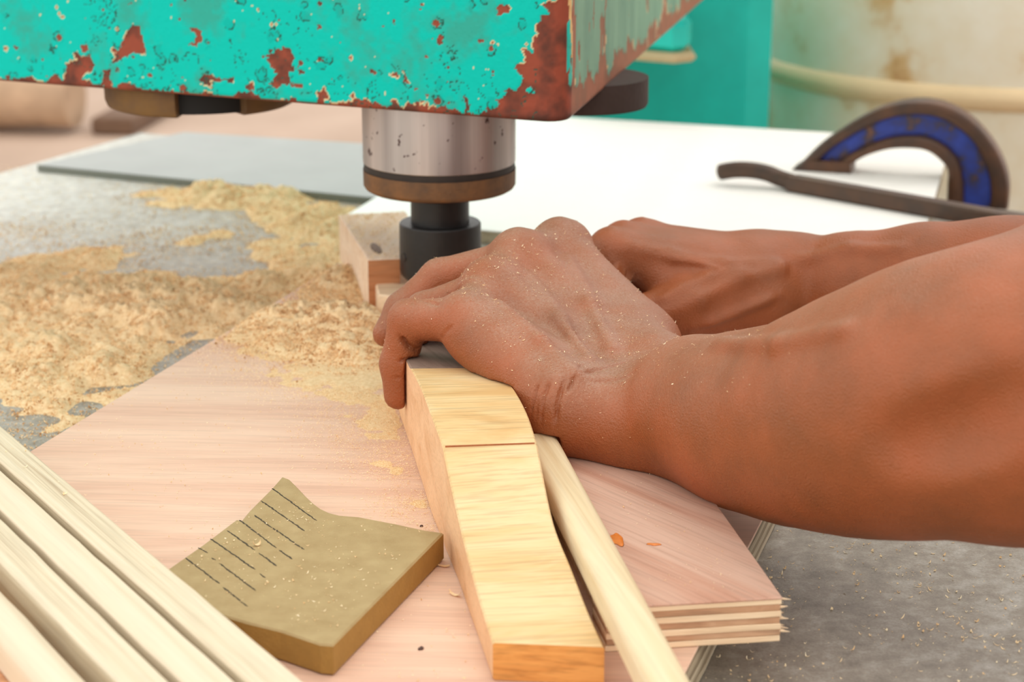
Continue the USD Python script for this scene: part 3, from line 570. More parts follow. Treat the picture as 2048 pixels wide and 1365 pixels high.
# ------------------------------------------------------------------ block being cut, offcut
bp_ = np.array([(-.0875, 1.100), (-.044, 1.108), (-.072, 1.232), (-.116, 1.222)])
cutb = Polygon(bp_).difference(Point(*Q).buffer(.0252, 32)); cutb = max(getattr(cutb, 'geoms', [cutb]), key=lambda g: g.area)
bc_ = np.array(cutb.exterior.coords)[:-1]
kb = thing('cut_block', 'small wooden block being milled against the black cutter', 'wooden block', (*bp_[0], .018))
m = slab(bc_, .0183, .0495, .0006); nn = m.face_normals; cy = m.triangles_center; nn = np.where((cy[:, 0] < -.066)[:, None], nn, 0)
part('block_body', sub(m, ~((nn[:, 1] < -.8))), M['block_side'], kb); part('cut_face', sub(m, nn[:, 1] < -.8), M['block_face'], kb)
kk = on(752, 497, .0497)
part('knot', rings([np.array([[kk[0] + r * (.0032 * math.cos(t) - .003 * math.sin(t)), kk[1] + r * (.014 * math.sin(t)), .0493 + z] for t in np.linspace(0, 6.283, 16, endpoint=False)]) for r, z in ((1, 0), (.9, .0007), (.3, .0011))]), M['rust'], kb, label='dark brown knot')
oc_ = at(775, 600, 1.05)
solo('offcut', slab([on2(757, 640, .0183), on2(800, 645, .0183), tuple(np.array(on2(800, 645, .0183)) + (.004, .03)), tuple(np.array(on2(757, 640, .0183)) + (-.004, .03))], .0183, .034, .001), M['ply_light'], 'small pale wood offcut in front of the milled block, behind the fingers', 'wood offcut')

# ------------------------------------------------------------------ person: sdf limbs -> surface nets
def seg_d(G, a, b, r0, r1):
    ab = b - a; L = float(ab @ ab) + 1e-12
    px, py, pz = G[0] - a[0], G[1] - a[1], G[2] - a[2]
    t = np.clip((px * ab[0] + py * ab[1] + pz * ab[2]) / L, 0, 1)
    return np.sqrt((px - t * ab[0]) ** 2 + (py - t * ab[1]) ** 2 + (pz - t * ab[2]) ** 2) - (r0 + (r1 - r0) * t)
class Field:
    def __init__(s, lo, hi, h):
        s.lo, s.h = np.array(lo, float), h; s.n = np.ceil((np.array(hi) - s.lo) / h).astype(int) + 1
        s.ax = [np.float32(s.lo[k] + h * np.arange(s.n[k])) for k in range(3)]; s.v = np.full(s.n, .03, np.float32)
    def box(s, pts, m):
        lo = np.maximum(np.floor((np.min(pts, 0) - m - s.lo) / s.h).astype(int), 0); hi = np.minimum(np.ceil((np.max(pts, 0) + m - s.lo) / s.h).astype(int) + 1, s.n)
        if np.any(hi <= lo): return None, None
        sl = tuple(slice(a, b) for a, b in zip(lo, hi)); return sl, np.meshgrid(*[s.ax[k][sl[k]] for k in range(3)], indexing='ij', sparse=True)
    def add(s, a, b, r0, r1, k):
        a, b = np.array(a, float), np.array(b, float); sl, G = s.box([a, b], max(r0, r1) + k + .006)
        if sl is None: return
        d = seg_d(G, a, b, r0, r1).astype(np.float32); v = s.v[sl]
        h = np.clip(.5 + .5 * (v - d) / k, 0, 1); s.v[sl] = v + (d - v) * h - k * h * (1 - h)
    def carve(s, pts, r, k):
        for a, b in zip(pts[:-1], pts[1:]):
            sl, G = s.box([a, b], r + k + .004)
            if sl is None: continue
            d = -seg_d(G, np.array(a), np.array(b), r, r).astype(np.float32); v = s.v[sl]
            h = np.clip(.5 - .5 * (v - d) / k, 0, 1); s.v[sl] = v + (d - v) * h + k * h * (1 - h)
    def merge(s, o, k):
        h = np.clip(.5 + .5 * (s.v - o.v) / k, 0, 1); s.v = s.v + (o.v - s.v) * h - k * h * (1 - h)
    def hit(s, px, py, y0=.5, y1=1.3):
        d = ray(px, py); t = np.arange(y0, y1, s.h * .5) / d[1]; p = C0 + t[:, None] * d; i = np.round((p - s.lo) / s.h).astype(int)
        ok = np.all((i >= 0) & (i < s.n), 1); val = np.full(len(t), 1.0); val[ok] = s.v[tuple(i[ok].T)]
        j = np.argmax(val < 0); return p[j]
    def mesh(s):
        v = s.v; ins = v < 0; n = s.n
        c = np.zeros(n - 1, np.int8)
        for o in np.ndindex(2, 2, 2): c += ins[tuple(slice(q, n[k] - 1 + q) for k, q in enumerate(o))]
        cell = np.argwhere((c > 0) & (c < 8)); vid = np.full(n - 1, -1, np.int64); vid[tuple(cell.T)] = np.arange(len(cell))
        acc = np.zeros((len(cell), 3)); cnt = np.zeros(len(cell))
        for k in range(3):
            for o in np.ndindex(2, 2):
                off = np.zeros(3, int); off[[j for j in range(3) if j != k]] = o; e = np.zeros(3, int); e[k] = 1
                a = v[tuple((cell + off).T)]; b = v[tuple((cell + off + e).T)]; m = (a < 0) != (b < 0); t = np.where(m, a / np.where(m, a - b, 1), 0)
                pt = off + t[:, None] * e; acc[m] += pt[m]; cnt[m] += 1
        vert = s.lo + s.h * (cell + acc / cnt[:, None]); F_ = []
        for k in range(3):
            e = [slice(None)] * 3; e2_ = [slice(None)] * 3; e[k] = slice(0, n[k] - 1); e2_[k] = slice(1, n[k])
            A, B = ins[tuple(e)], ins[tuple(e2_)]; ed = np.argwhere(A != B); o1, o2 = [j for j in range(3) if j != k]
            ed = ed[(ed[:, o1] > 0) & (ed[:, o2] > 0) & (ed[:, o1] < n[o1] - 1) & (ed[:, o2] < n[o2] - 1)]
            u1, u2 = np.eye(3, dtype=int)[o1], np.eye(3, dtype=int)[o2]
            q = np.stack([vid[tuple((ed - u1 - u2).T)], vid[tuple((ed - u2).T)], vid[tuple(ed.T)], vid[tuple((ed - u1).T)]], 1)
            flip = A[tuple(ed.T)] == (k == 1); q[flip] = q[flip][:, ::-1]; F_.append(q)
        F_ = np.vstack(F_); F_ = np.vstack([F_[:, [0, 1, 2]], F_[:, [0, 2, 3]]])
        m = trimesh.Trimesh(vert, F_, process=False)
        if m.volume < 0: m.invert()
        return m

def chain(fld, joints, k=.004):
    for (a, r0), (b, r1) in zip(joints[:-1], joints[1:]): fld.add(a, b, r0, r1, k)
def finger(fld, joints, k=.0035):
    lo = fld.lo; f = Field(lo, lo + fld.h * (fld.n - 1), fld.h); chain(f, joints, k); return f

# --- front (left) arm
LA = Field((-.088, .575, .018), (.40, 1.005, .30), .0016)
J = lambda px, py, y, r: (at(px, py, y), r)
ulna, radi = J(1288, 852, .795, .0190), J(1312, 765, .838, .0185)
fore = [J(1400, 826, .782, .0318), J(1500, 842, .752, .0362), J(1600, 848, .728, .0398), J(1700, 834, .705, .0448), J(1800, 816, .687, .0482), J(1900, 792, .673, .0505), J(2000, 775, .663, .0505), J(2085, 785, .660, .0480)]
for a in (ulna, radi): LA.add(a[0], fore[0][0], a[1], fore[0][1] * .92, .012)
LA.add(ulna[0], radi[0], ulna[1], radi[1], .012)
chain(LA, fore, .012)
elbow = fore[-1][0]; shL = np.array([.43, .80, .29])
LA.add(elbow, elbow + (shL - elbow) * .5, .0465, .050, .02); LA.add(elbow + (shL - elbow) * .5, shL, .050, .052, .02)
LA.add(at(2120, 870, .655), at(2060, 900, .655), .034, .030, .02)         # point of the elbow
# palm: metacarpals
mcp = [J(1122, 498, .952, .0150), J(1040, 522, .925, .0150), J(984, 580, .893, .0145), J(932, 640, .857, .0135)]
crp = [J(1262, 690, .885, .0185), J(1235, 735, .862, .0195), J(1215, 780, .838, .0195), J(1205, 825, .812, .0185)]
for m_, c_ in zip(mcp, crp): LA.add(c_[0], m_[0], c_[1], m_[1] * .96, .012)
for c_, w_2 in zip(crp, (radi, radi, ulna, ulna)): LA.add(c_[0], w_2[0], c_[1], w_2[1], .012)
for a, b in zip(mcp[:-1], mcp[1:]): LA.add(a[0], b[0], a[1] * .78, b[1] * .78, .010)
# hypothenar edge and heel of the hand, thumb root
LA.add(at(1120, 800, .805), at(960, 680, .848), .0185, .0135, .012)
LA.add(at(1150, 830, .80), ulna[0], .0185, .019, .012)
th = [J(1290, 700, .885, .016), J(1215, 610, .935, .0150), J(1120, 650, .95, .0125), J(1040, 690, .955, .010), J(980, 705, .955, .0085)]
LA.add(th[0][0], th[1][0], .016, .0145, .014)
fing = [
    [mcp[0], J(990, 575, .962, .0100), J(930, 622, .965, .0088), J(910, 655, .962, .0070)],
    [(mcp[1][0], .0118), J(880, 558, .932, .0102), J(806, 620, .926, .0092), J(772, 668, .918, .0070)],
    [(mcp[2][0], .0114), J(850, 624, .903, .0098), J(806, 700, .900, .0086), J(806, 770, .894, .0068)],
    [(mcp[3][0], .0112), J(818, 640, .872, .0098), J(797, 728, .874, .0089), J(795, 792, .872, .0068)],
    [(th[1][0], .013), (th[2][0], .0125), (th[3][0], .010), (th[4][0], .0085)]]
for q in fing: LA.merge(finger(LA, q), .0030)
for (a, r) in mcp[:3]: LA.add(a + np.array([0, 0, .0022]), a + np.array([.004, 0, .0022]), r * .86, r * .7, .006)   # knuckles
def onsurf(F_, pts, sink): return [F_.hit(x, y) + ray(x, y) / np.linalg.norm(ray(x, y)) * sink for x, y in pts]
# tendons and veins stand out a little
for pts, r in ([(1060, 560), (1120, 640), (1180, 720)], .0016), ([(1135, 520), (1180, 610), (1225, 700)], .0018), ([(1000, 610), (1080, 680), (1150, 750)], .0014), ([(1440, 690), (1560, 690), (1690, 660)], .002):
    p = onsurf(LA, pts, .0010)
    for a, b in zip(p[:-1], p[1:]): LA.add(a, b, r, r, .006)
p = onsurf(LA, [(1800, 900), (1880, 880), (1960, 850), (2020, 800)], -.004); LA.carve(p, .0055, .018)
def rest(F_, polys):
    X, Y = np.meshgrid(F_.ax[0], F_.ax[1], indexing='ij')
    for pg, zf in polys:
        i = shapely.contains_xy(Polygon(pg), X, Y); zz_ = np.where(i, zf(X, Y), -1)[..., None].astype(np.float32)
        F_.v = np.maximum(F_.v, np.where(i[..., None], zz_ - F_.ax[2][None, None, :], -1).astype(np.float32))
wz_ = lambda X, Y: np.interp(Y, kz2[:, 1], kz2[:, 2]) + .0004
rest(LA, [([k[0] for k in keys] + [k[2] for k in keys[::-1]], wz_), (up_poly, lambda X, Y: np.full(X.shape, .0368)), ([A_ + (-.0076, 0), A_ + (.0076, 0), B_ + (.0076, 0), B_ + (-.0076, 0)], lambda X, Y: ztop(Y) + .0003)])
# --- far (right) arm
RA = Field((.0, .86, .012), (.42, 1.13, .30), .0018)
rw = J(1585, 560, 1.012, .0215)
rfore = [rw, J(1700, 575, 1.00, .0285), J(1850, 578, .99, .0340), J(2000, 582, .98, .0380), J(2180, 575, .972, .0400), J(2300, 560, .97, .0400)]
chain(RA, rfore, .012); elR = rfore[-1][0]; shR = np.array([.50, 1.14, .30])
RA.add(elR, elR + (shR - elR) * .5, .042, .047, .02); RA.add(elR + (shR - elR) * .5, shR, .047, .05, .02)
rm = [J(1225, 508, .985, .0135), J(1250, 496, 1.005, .0135), J(1285, 488, 1.025, .0130), J(1320, 495, 1.045, .0125)]
rcp = [J(1510, 560, .998, .0180), J(1510, 545, 1.010, .0180), J(1515, 535, 1.022, .0175), J(1520, 535, 1.034, .0165)]
for a, b in zip(rm, rcp): RA.add(b[0], a[0], b[1], a[1], .009); RA.add(b[0], rw[0], b[1], rw[1] * .9, .012)
for a, b in zip(rm[:-1], rm[1:]): RA.add(a[0], b[0], .011, .011, .008)
rt = [J(1520, 598, .988, .0170), J(1370, 615, .968, .0165), J(1265, 640, .960, .0125), J(1185, 660, .958, .0090)]
RA.add(rt[0][0], rt[1][0], .0180, .0165, .009); RA.add(rt[0][0], rw[0], .018, .0205, .012); RA.add(at(1440, 585, .985), at(1330, 560, .985), .019, .014, .008)
rf = [[(rm[0][0], .0122), J(1192, 590, .98, .0098), J(1225, 650, .985, .0085), J(1250, 670, .99, .0072)], [(rm[1][0], .0122), J(1195, 580, 1.0, .0098), J(1235, 640, 1.005, .0085), J(1262, 655, 1.01, .007)],
      [(rm[2][0], .0118), J(1225, 570, 1.025, .0095), J(1265, 625, 1.03, .0082), J(1290, 640, 1.032, .007)], [(rm[3][0], .0108), J(1265, 565, 1.048, .0088), J(1300, 610, 1.05, .0078), J(1320, 620, 1.05, .0066)], [(rt[1][0], .0150), (rt[2][0], .0118), (rt[3][0], .0088)]]
for q in rf: RA.merge(finger(RA, q), .003)
for (a, r) in rm: RA.add(a + np.array([0, 0, .002]), a + np.array([.004, 0, .002]), r * .85, r * .6, .005)
for pts, r in ([(1250, 495), (1340, 510), (1450, 530), (1560, 530)], .0018), ([(1480, 545), (1420, 560), (1330, 600)], .002), ([(1560, 540), (1480, 560), (1400, 600), (1300, 640)], .0022), ([(1600, 520), (1700, 500), (1800, 500)], .002):
    p = onsurf(RA, pts, .001)
    for a, b in zip(p[:-1], p[1:]): RA.add(a, b, r, r, .006)

def tidy(m): trimesh.smoothing.filter_taubin(m, lamb=.5, nu=.52, iterations=4); return m
mL, mR = tidy(LA.mesh()), tidy(RA.mesh())
def refine(m, mask): v, f = trimesh.remesh.subdivide(m.vertices, m.faces, face_index=np.where(mask(m.triangles_center))[0]); return trimesh.Trimesh(v, f, process=False)
mL = refine(mL, lambda c: c[:, 0] < .100); mR = refine(mR, lambda c: c[:, 0] < .165)
def press(m, fld, lines):
    v, n = np.array(m.vertices), np.array(m.vertex_normals); off = np.zeros(len(v))
    for pts, depth, wd in lines:
        p = catmull(np.array([fld.hit(x, y) for x, y in pts]), 6); best = np.full(len(v), 9.0); tt = np.zeros(len(v))
        near = np.where(np.linalg.norm(v - p.mean(0), axis=1) < .03 + np.linalg.norm(p[0] - p[-1]))[0]
        for i, (a, b) in enumerate(zip(p[:-1], p[1:])):
            ab = b - a; t = np.clip(((v[near] - a) @ ab) / (ab @ ab + 1e-15), 0, 1); d = np.linalg.norm(v[near] - a - t[:, None] * ab, axis=1); u = d < best[near]
            best[near[u]] = d[u]; tt[near[u]] = (i + t[u]) / (len(p) - 1)
        off -= 1.5 * depth * np.exp(-(best / wd) ** 2) * np.clip(np.sin(np.pi * np.clip(tt, .04, .96)) * 2, 0, 1)
    m.vertices = v + n * off[:, None]; return m
press(mL, LA, [([(840, 702), (818, 694), (798, 674)], .0026, .0013), ([(834, 716), (815, 719), (797, 723)], .0014, .0009), ([(812, 752), (800, 756), (786, 754)], .0006, .0009),
    ([(1076, 765), (1067, 800), (1063, 830)], .0009, .0010), ([(1088, 760), (1076, 805), (1072, 840)], .0006, .0009), ([(1100, 760), (1087, 805), (1081, 850)], .0010, .0010), ([(1134, 750), (1117, 800), (1110, 855)], .0012, .0011), ([(1165, 725), (1147, 762), (1130, 795)], .0008, .0010),
    ([(1165, 748), (1215, 738), (1262, 718)], .0010, .0016), ([(1180, 765), (1230, 758), (1280, 738)], .0006, .0014),
    ([(905, 650), (890, 668), (880, 682)], .0006, .0012), ([(880, 610), (862, 606), (845, 600)], .0006, .0010), ([(960, 560), (930, 565), (900, 580)], -.0006, .0020), ([(800, 610), (815, 600), (826, 612)], .0004, .0009)])
press(mR, RA, [([(1245, 552), (1236, 545), (1222, 528)], .0040, .0030), ([(1262, 560), (1250, 556), (1230, 560)], .0025, .0022), ([(1440, 545), (1400, 528), (1330, 515)], .0014, .0025), ([(1560, 590), (1480, 622), (1390, 655)], .0022, .0030), ([(1262, 585), (1300, 600)], .0010, .0015)])
person = thing('person', 'person in a grey T-shirt leaning over the bench, bare dusty arms holding the wood', 'person', (.86, 1.03, -T))
neck = np.array([.62, 1.00, .47])
HD = Field((.34, .84, .30), (.78, 1.16, .78), .005)
hc_ = np.array([.555, .985, .615])
HD.add(neck, hc_ + (.02, 0, -.03), .056, .060, .03); HD.add(hc_ + (.03, 0, .02), hc_ + (-.01, 0, .03), .080, .078, .03); HD.add(hc_ + (-.03, 0, -.02), hc_ + (-.055, 0, -.055), .055, .034, .03)
HD.add(hc_ + (-.083, 0, .012), hc_ + (-.098, 0, -.018), .010, .014, .012)                                      # nose
for s in (-1, 1): HD.add(hc_ + (.015, s * .082, .01), hc_ + (.018, s * .086, -.02), .014, .011, .008); HD.add(hc_ + (-.072, s * .03, .03), hc_ + (-.07, s * .045, .03), .010, .009, .012)
for s in (-1, 1): HD.carve([hc_ + (-.085, s * .022, .012), hc_ + (-.080, s * .042, .012)], .010, .010)
HD.carve([hc_ + (-.098, -.022, -.045), hc_ + (-.100, .022, -.045)], .004, .006)
mH = tidy(HD.mesh())
bodym = trimesh.util.concatenate([mL, mR, mH])
# settled wood dust: on the hands, thinning out up the arms
bv = np.array(bodym.vertices); bn = np.array(bodym.vertex_normals)
dfall = np.clip((.235 - bv[:, 0]) / .20, 0, 1) * np.where(bv[:, 1] > .97, 2.2, 1.0)
dust = dfall * (.08 + .55 * np.clip(bn[:, 2], 0, 1) ** 2) * np.clip(.25 + 1.5 * meshkit.fbm(bv * 70, 4, 5), 0, 1.2)
body_path = part('body', bodym, M['skin'], person, smooth=True, attrs={'dust': dust}, label='brown skinned arms and hands dusted with sawdust')
# T-shirt with sleeves, trousers, hair, eyes
SH = Field((.24, .56, -.20), (1.12, 1.38, .56), .009)
hipc, chest = np.array([.93, 1.05, -.06]), np.array([.66, 1.0, .32])
for s in (-1, 1):
    SH.add(hipc + (0, s * .09, 0), chest + (0, s * .10, .0), .105, .115, .05); sh = shL if s < 0 else shR
    SH.add(chest + (0, s * .11, .05), sh, .085, .072, .04); el = elbow if s < 0 else elR
    SH.add(sh, sh + (el - sh) * .42, .070, .064, .02)
SH.add(chest + (-.01, 0, .06), neck, .09, .068, .04)
part('t_shirt', tidy(SH.mesh()), M['shirt'], person, smooth=True, label='grey T-shirt')
TR = Field((.76, .80, -T + .02), (1.12, 1.30, .02), .01)
for s in (-1, 1): TR.add(hipc + (.01, s * .07, -.03), np.array([.92, 1.05 + s * .10, -.45]), .100, .066, .03); TR.add(np.array([.92, 1.05 + s * .10, -.45]), np.array([.95, 1.05 + s * .11, -.72]), .064, .050, .02)
part('trousers', tidy(TR.mesh()), M['trousers'], person, smooth=True, label='dark trousers')
for s in (-1, 1):
    c = np.array([.95, 1.05 + s * .11, -T]); part('shoe', rings([np.array([[c[0] - .07 + .13 * kx * math.cos(t), c[1] + .045 * kx * math.sin(t), c[2] + zz_ - (.03 if math.cos(t) < -.3 and zz_ > .05 else 0)] for t in np.linspace(0, 6.283, 24, endpoint=False)]) for kx, zz_ in ((.95, .0), (1, .02), (.9, .06), (.5, .10))]), M['trousers'], person, smooth=40)
hr = trimesh.creation.icosphere(4, 1.0); hv = np.array(hr.vertices); keep = (hv[:, 2] > -.1 - .55 * hv[:, 0] * 0 + .45 * (hv[:, 0] < -.2) + (-.35) * (hv[:, 0] > .2))
hv = hv * (.106, .084, .092) * (1 + .03 * meshkit.fbm(hv * 9, 3, 2)[:, None]) + hc_ + (.012, 0, .027)
part('hair', sub(trimesh.Trimesh(hv, hr.faces, process=False), keep[hr.faces].all(1)), M['hair'], person, smooth=True)
for s in (-1, 1):
    ey = part('eye', trimesh.creation.icosphere(3, .0115).apply_translation(hc_ + (-.066, s * .032, .012)), M['eye'], person, smooth=True)
    part('iris', trimesh.creation.icosphere(3, .0062).apply_translation(hc_ + (-.0725, s * .032, .010)), M['hair'], ey, smooth=True, label='dark iris')
    HD_ = catmull(np.array([hc_ + (-.078, s * .020, .030), hc_ + (-.080, s * .033, .034), hc_ + (-.073, s * .046, .029)]), 5); part('eyebrow', tube(HD_, .0032, 8), M['hair'], person, smooth=True)

# ------------------------------------------------------------------ sawdust
rng = np.random.RandomState(7)
blobs_t = [(30, 640, .075, 1.0), (120, 600, .07, .95), (230, 610, .06, 1.0), (180, 700, .06, 1.0), (60, 740, .05, .9), (300, 660, .05, 1.0), (330, 620, .05, .8), (430, 620, .05, .9), (500, 590, .045, .9), (570, 570, .04, 1.0), (620, 520, .04, 1.0), (650, 470, .045, 1.1), (620, 430, .05, 1.1), (540, 400, .05, 1.0), (440, 390, .05, .9), (360, 395, .045, .8),
           (160, 520, .05, .6), (40, 540, .05, .7), (60, 460, .05, .25), (330, 480, .05, .3), (420, 470, .04, .35), (250, 760, .04, .75), (150, 800, .04, .42), (60, 830, .04, .28), (330, 560, .03, .5), (10, 900, .04, .16), (130, 870, .03, .16), (520, 500, .03, .35), (660, 560, .03, .8), (560, 640, .03, .6)]
blobs_b = [(700, 560, .035, 1.1), (650, 640, .035, 1.1), (720, 660, .035, 1.2), (580, 650, .035, .9), (520, 670, .03, .6), (660, 590, .04, .8), (760, 700, .03, 1.0), (690, 715, .03, .7), (600, 700, .03, .5)]
fine_b = [(740, 760, .042, 1.1), (780, 840, .036, 1.0), (700, 730, .042, 1.0), (600, 720, .042, .8), (800, 930, .026, .9), (830, 1010, .02, .85), (740, 880, .03, .5), (500, 690, .04, .6), (860, 1060, .014, .7), (800, 800, .03, 1.0), (650, 760, .04, .6)]
def field(bl, z):
    c = np.array([on2(x, y, z) for x, y, *_ in bl]); r = np.array([b[2] for b in bl]); w = np.array([b[3] for b in bl])
    return lambda p: np.sum(w * np.exp(-((p[:, None, :] - c[None]) ** 2).sum(2) / (2 * (r * .55)[None] ** 2)), 1), c, r
ft_, ct, rt_ = field(blobs_t, 0.0); fb_, cb_, rb_ = field(blobs_b, .018); ff_, cf, rf_ = field(fine_b, .018)
basepoly = Polygon(base_poly)
notdust = Polygon([wA, wB, wC, wD]).buffer(.002).union(Polygon(pc).buffer(.002))
ins_base = lambda p, d=0: shapely.contains_xy(basepoly.buffer(d), p[:, 0], p[:, 1])
n3 = lambda p, s, seed: meshkit.fbm(np.column_stack([p * s, np.zeros(len(p))]) + 30, 4, seed)
def dens_t(p): return np.clip(ft_(p) * (.25 + 1.9 * np.clip(n3(p, 55, 3) - .28, 0, 1)), 0, 1.6) * ~ins_base(p, .001) * ~shapely.contains_xy(notdust, p[:, 0], p[:, 1])
def dens_b(p): return np.clip(fb_(p) * (.45 + 1.2 * np.clip(n3(p, 60, 4) - .3, 0, 1)), 0, 1.6) * ins_base(p, -.001)
def heap(dens, lo, hi, z, hgt, step, seed, thr, sink=.0012):
    xs, ys = np.arange(lo[0], hi[0], step), np.arange(lo[1], hi[1], step); X, Y = np.meshgrid(xs, ys, indexing='ij'); p = np.column_stack([X.ravel(), Y.ravel()])
    d = ndimage.gaussian_filter(dens(p).reshape(X.shape), 1.5); rough = n3(p, 240, seed).reshape(X.shape) * .6 + n3(p, 700, seed + 1).reshape(X.shape) * .5
    Zh = z - sink + hgt * np.clip(d - thr, 0, 2) ** .8 * (.45 + rough); keep = d > thr
    ix = np.arange(X.size).reshape(X.shape); k = keep[:-1, :-1] | keep[1:, :-1] | keep[1:, 1:] | keep[:-1, 1:]
    q = np.stack([ix[:-1, :-1], ix[1:, :-1], ix[1:, 1:], ix[:-1, 1:]], -1)[k]; f = np.vstack([q[:, [0, 1, 2]], q[:, [0, 2, 3]]])
    v = np.column_stack([p, Zh.ravel()]); m = trimesh.Trimesh(v, f, process=False); m.remove_unreferenced_vertices()
    hz = lambda pts: z - sink + hgt * np.clip(ndimage.map_coordinates(d, [(pts[:, 0] - lo[0]) / step, (pts[:, 1] - lo[1]) / step], order=1, mode='nearest') - thr, 0, 2) ** .8 * .95
    return m, hz
mt, hz_t = heap(dens_t, (-.42, .72), (-.05, 1.62), 0, .011, .0016, 11, .22)
mb, hz_b = heap(dens_b, (-.20, .88), (-.03, 1.24), .018, .011, .0013, 15, .20)
solo('sawdust_heap', mt, M['dust'], 'heap of curly yellow sawdust spread over the grey bench at left', 'sawdust', smooth=True, kind='stuff')
solo('sawdust_heap', mb, M['dust'], 'shaded heap of sawdust on the pink board left of the milled block', 'sawdust', smooth=True, kind='stuff')
def scatter(dens, lo, hi, n):
    out = []
    tot = 0
    while tot < n:
        p = lo + (np.array(hi) - lo) * rng.rand(40000, 2); k = rng.rand(40000) * 1.1 < dens(p); out.append(p[k]); tot += k.sum()
        if len(out) > 60: break
    return np.vstack(out)[:n]
def flake(w, L, curl, twist, n=5):
    v, f = [], []
    for k in range(n + 1):
        t = k / n - .5; a = t * curl; x = L * (math.sin(a) / max(curl, 1e-6) if curl else t); z = L * ((1 - math.cos(a)) / max(curl, 1e-6)); ww = w * (1 - .55 * abs(2 * t) ** 2)
        ct_, st2_ = math.cos(t * twist), math.sin(t * twist)
        v += [[x, ww / 2 * ct_, z + ww / 2 * st2_], [x, -ww / 2 * ct_, z - ww / 2 * st2_]]
    for k in range(n): f += [[2 * k, 2 * k + 2, 2 * k + 1], [2 * k + 1, 2 * k + 2, 2 * k + 3]]
    v = np.array(v); v[:, 2] -= v[:, 2].min(); return v, np.array(f)
protos = [flake(.0011, .0040, 3.0, .5), flake(.0009, .0032, 1.2, 1.0), flake(.0014, .0036, 4.6, .3), flake(.0007, .0050, 2.0, 2.0), flake(.0010, .0018, .6, .2), flake(.0012, .0026, 3.8, 1.2)]
def instancer(name, pts, mat, label, cat, scale, tilt, use=range(6)):
    path = numbered('/World', name); pi = UsdGeom.PointInstancer.Define(stage, path)
    rel = pi.CreatePrototypesRel()
    for i, k in enumerate(use):
        nm = f'{path}/flake' + (f'_{i:03d}' if i else ''); usdkit.mesh(stage, nm, protos[k], mat); rel.AddTarget(nm)
    n = len(pts); pi.CreatePositionsAttr(Vt.Vec3fArray.FromNumpy((pts + [0, 0, T]).astype(np.float32)))
    pi.CreateProtoIndicesAttr(Vt.IntArray.FromNumpy(rng.randint(0, len(use), n).astype(np.int32)))
    yaw, tl_, ax = rng.rand(n) * 6.283, np.abs(rng.normal(0, tilt, n)), rng.rand(n) * 6.283
    q1 = np.column_stack([np.cos(yaw / 2), 0 * yaw, 0 * yaw, np.sin(yaw / 2)]); q2 = np.column_stack([np.cos(tl_ / 2), np.sin(tl_ / 2) * np.cos(ax), np.sin(tl_ / 2) * np.sin(ax), 0 * ax])
    w1, x1, y1, z1 = q2.T; w2, x2, y2, z2 = q1.T
    qq = np.column_stack([w1 * w2 - x1 * x2 - y1 * y2 - z1 * z2, w1 * x2 + x1 * w2 + y1 * z2 - z1 * y2, w1 * y2 - x1 * z2 + y1 * w2 + z1 * x2, w1 * z2 + x1 * y2 - y1 * x2 + z1 * w2])
    pi.CreateOrientationsAttr(Vt.QuathArray([Gf.Quath(*map(float, r)) for r in qq]))
    sc = scale[0] + (scale[1] - scale[0]) * rng.rand(n) ** 2; pi.CreateScalesAttr(Vt.Vec3fArray.FromNumpy(np.repeat(sc[:, None], 3, 1).astype(np.float32)))
    tag(pi.GetPrim(), label, cat, None, 'stuff')
p = scatter(dens_t, np.array([-.42, .72]), (-.05, 1.62), 62000); z = np.maximum(hz_t(p), 0) + .0006 * rng.rand(len(p)) ; instancer('wood_shavings', np.column_stack([p, z]), M['flake'], 'curly wood shavings scattered thickly over the bench left of the board', 'wood shavings', (.25, .95), .55)
p = scatter(dens_b, np.array([-.20, .88]), (-.03, 1.24), 24000); z = np.maximum(hz_b(p), .0181) + .0005 * rng.rand(len(p)); instancer('wood_shavings', np.column_stack([p, z]), M['flake'], 'curly wood shavings piled on the pink board beside the milled block', 'wood shavings', (.25, .9), .55)
dfine = lambda p: np.clip(ff_(p) * (.25 + 1.3 * np.clip(n3(p, 130, 6) - .3, 0, 1)), 0, 1.2) * ins_base(p, -.001) * ~shapely.contains_xy(Polygon(mdf_poly).buffer(.001), p[:, 0], p[:, 1]) * ~shapely.contains_xy(Polygon([k[0] for k in keys] + [k[2] for k in keys[::-1]]), p[:, 0], p[:, 1])
p = scatter(dfine, np.array([-.20, .68]), (.0, 1.1), 44000); instancer('fine_sawdust', np.column_stack([p, np.full(len(p), .0184)]), M['chip'], 'fine pale sawdust dusting the pink board along the left side of the blank', 'sawdust', (.12, .42), .3, (1, 4, 5))
# crumbs on bench right, board, template, battens
def crumbs(name, poly, z, n, label, sc=(.15, .7), avoid=()):
    P_ = Polygon(poly); lo, hi = np.array(P_.bounds[:2]), np.array(P_.bounds[2:]); p = lo + (hi - lo) * rng.rand(n * 6, 2); k = shapely.contains_xy(P_, p[:, 0], p[:, 1])
    for a in avoid: k &= ~shapely.contains_xy(a, p[:, 0], p[:, 1])
    k &= rng.rand(len(p)) < .25 + 1.1 * np.clip(n3(p, 45, 17) - .35, 0, 1) * 2; p = p[k][:n]; instancer(name, np.column_stack([p, np.full(len(p), z)]), M['chip'], label, 'wood chips', sc, .25)
mf, hz_f = heap(lambda p: dfine(p) * .9, (-.20, .66), (.0, 1.06), .018, .0011, .0009, 19, .36, .00012)
solo('fine_dust', mf, M['dust'], 'thin pale layer of fine sawdust drifted along the left side of the blank', 'sawdust', smooth=True, kind='stuff')
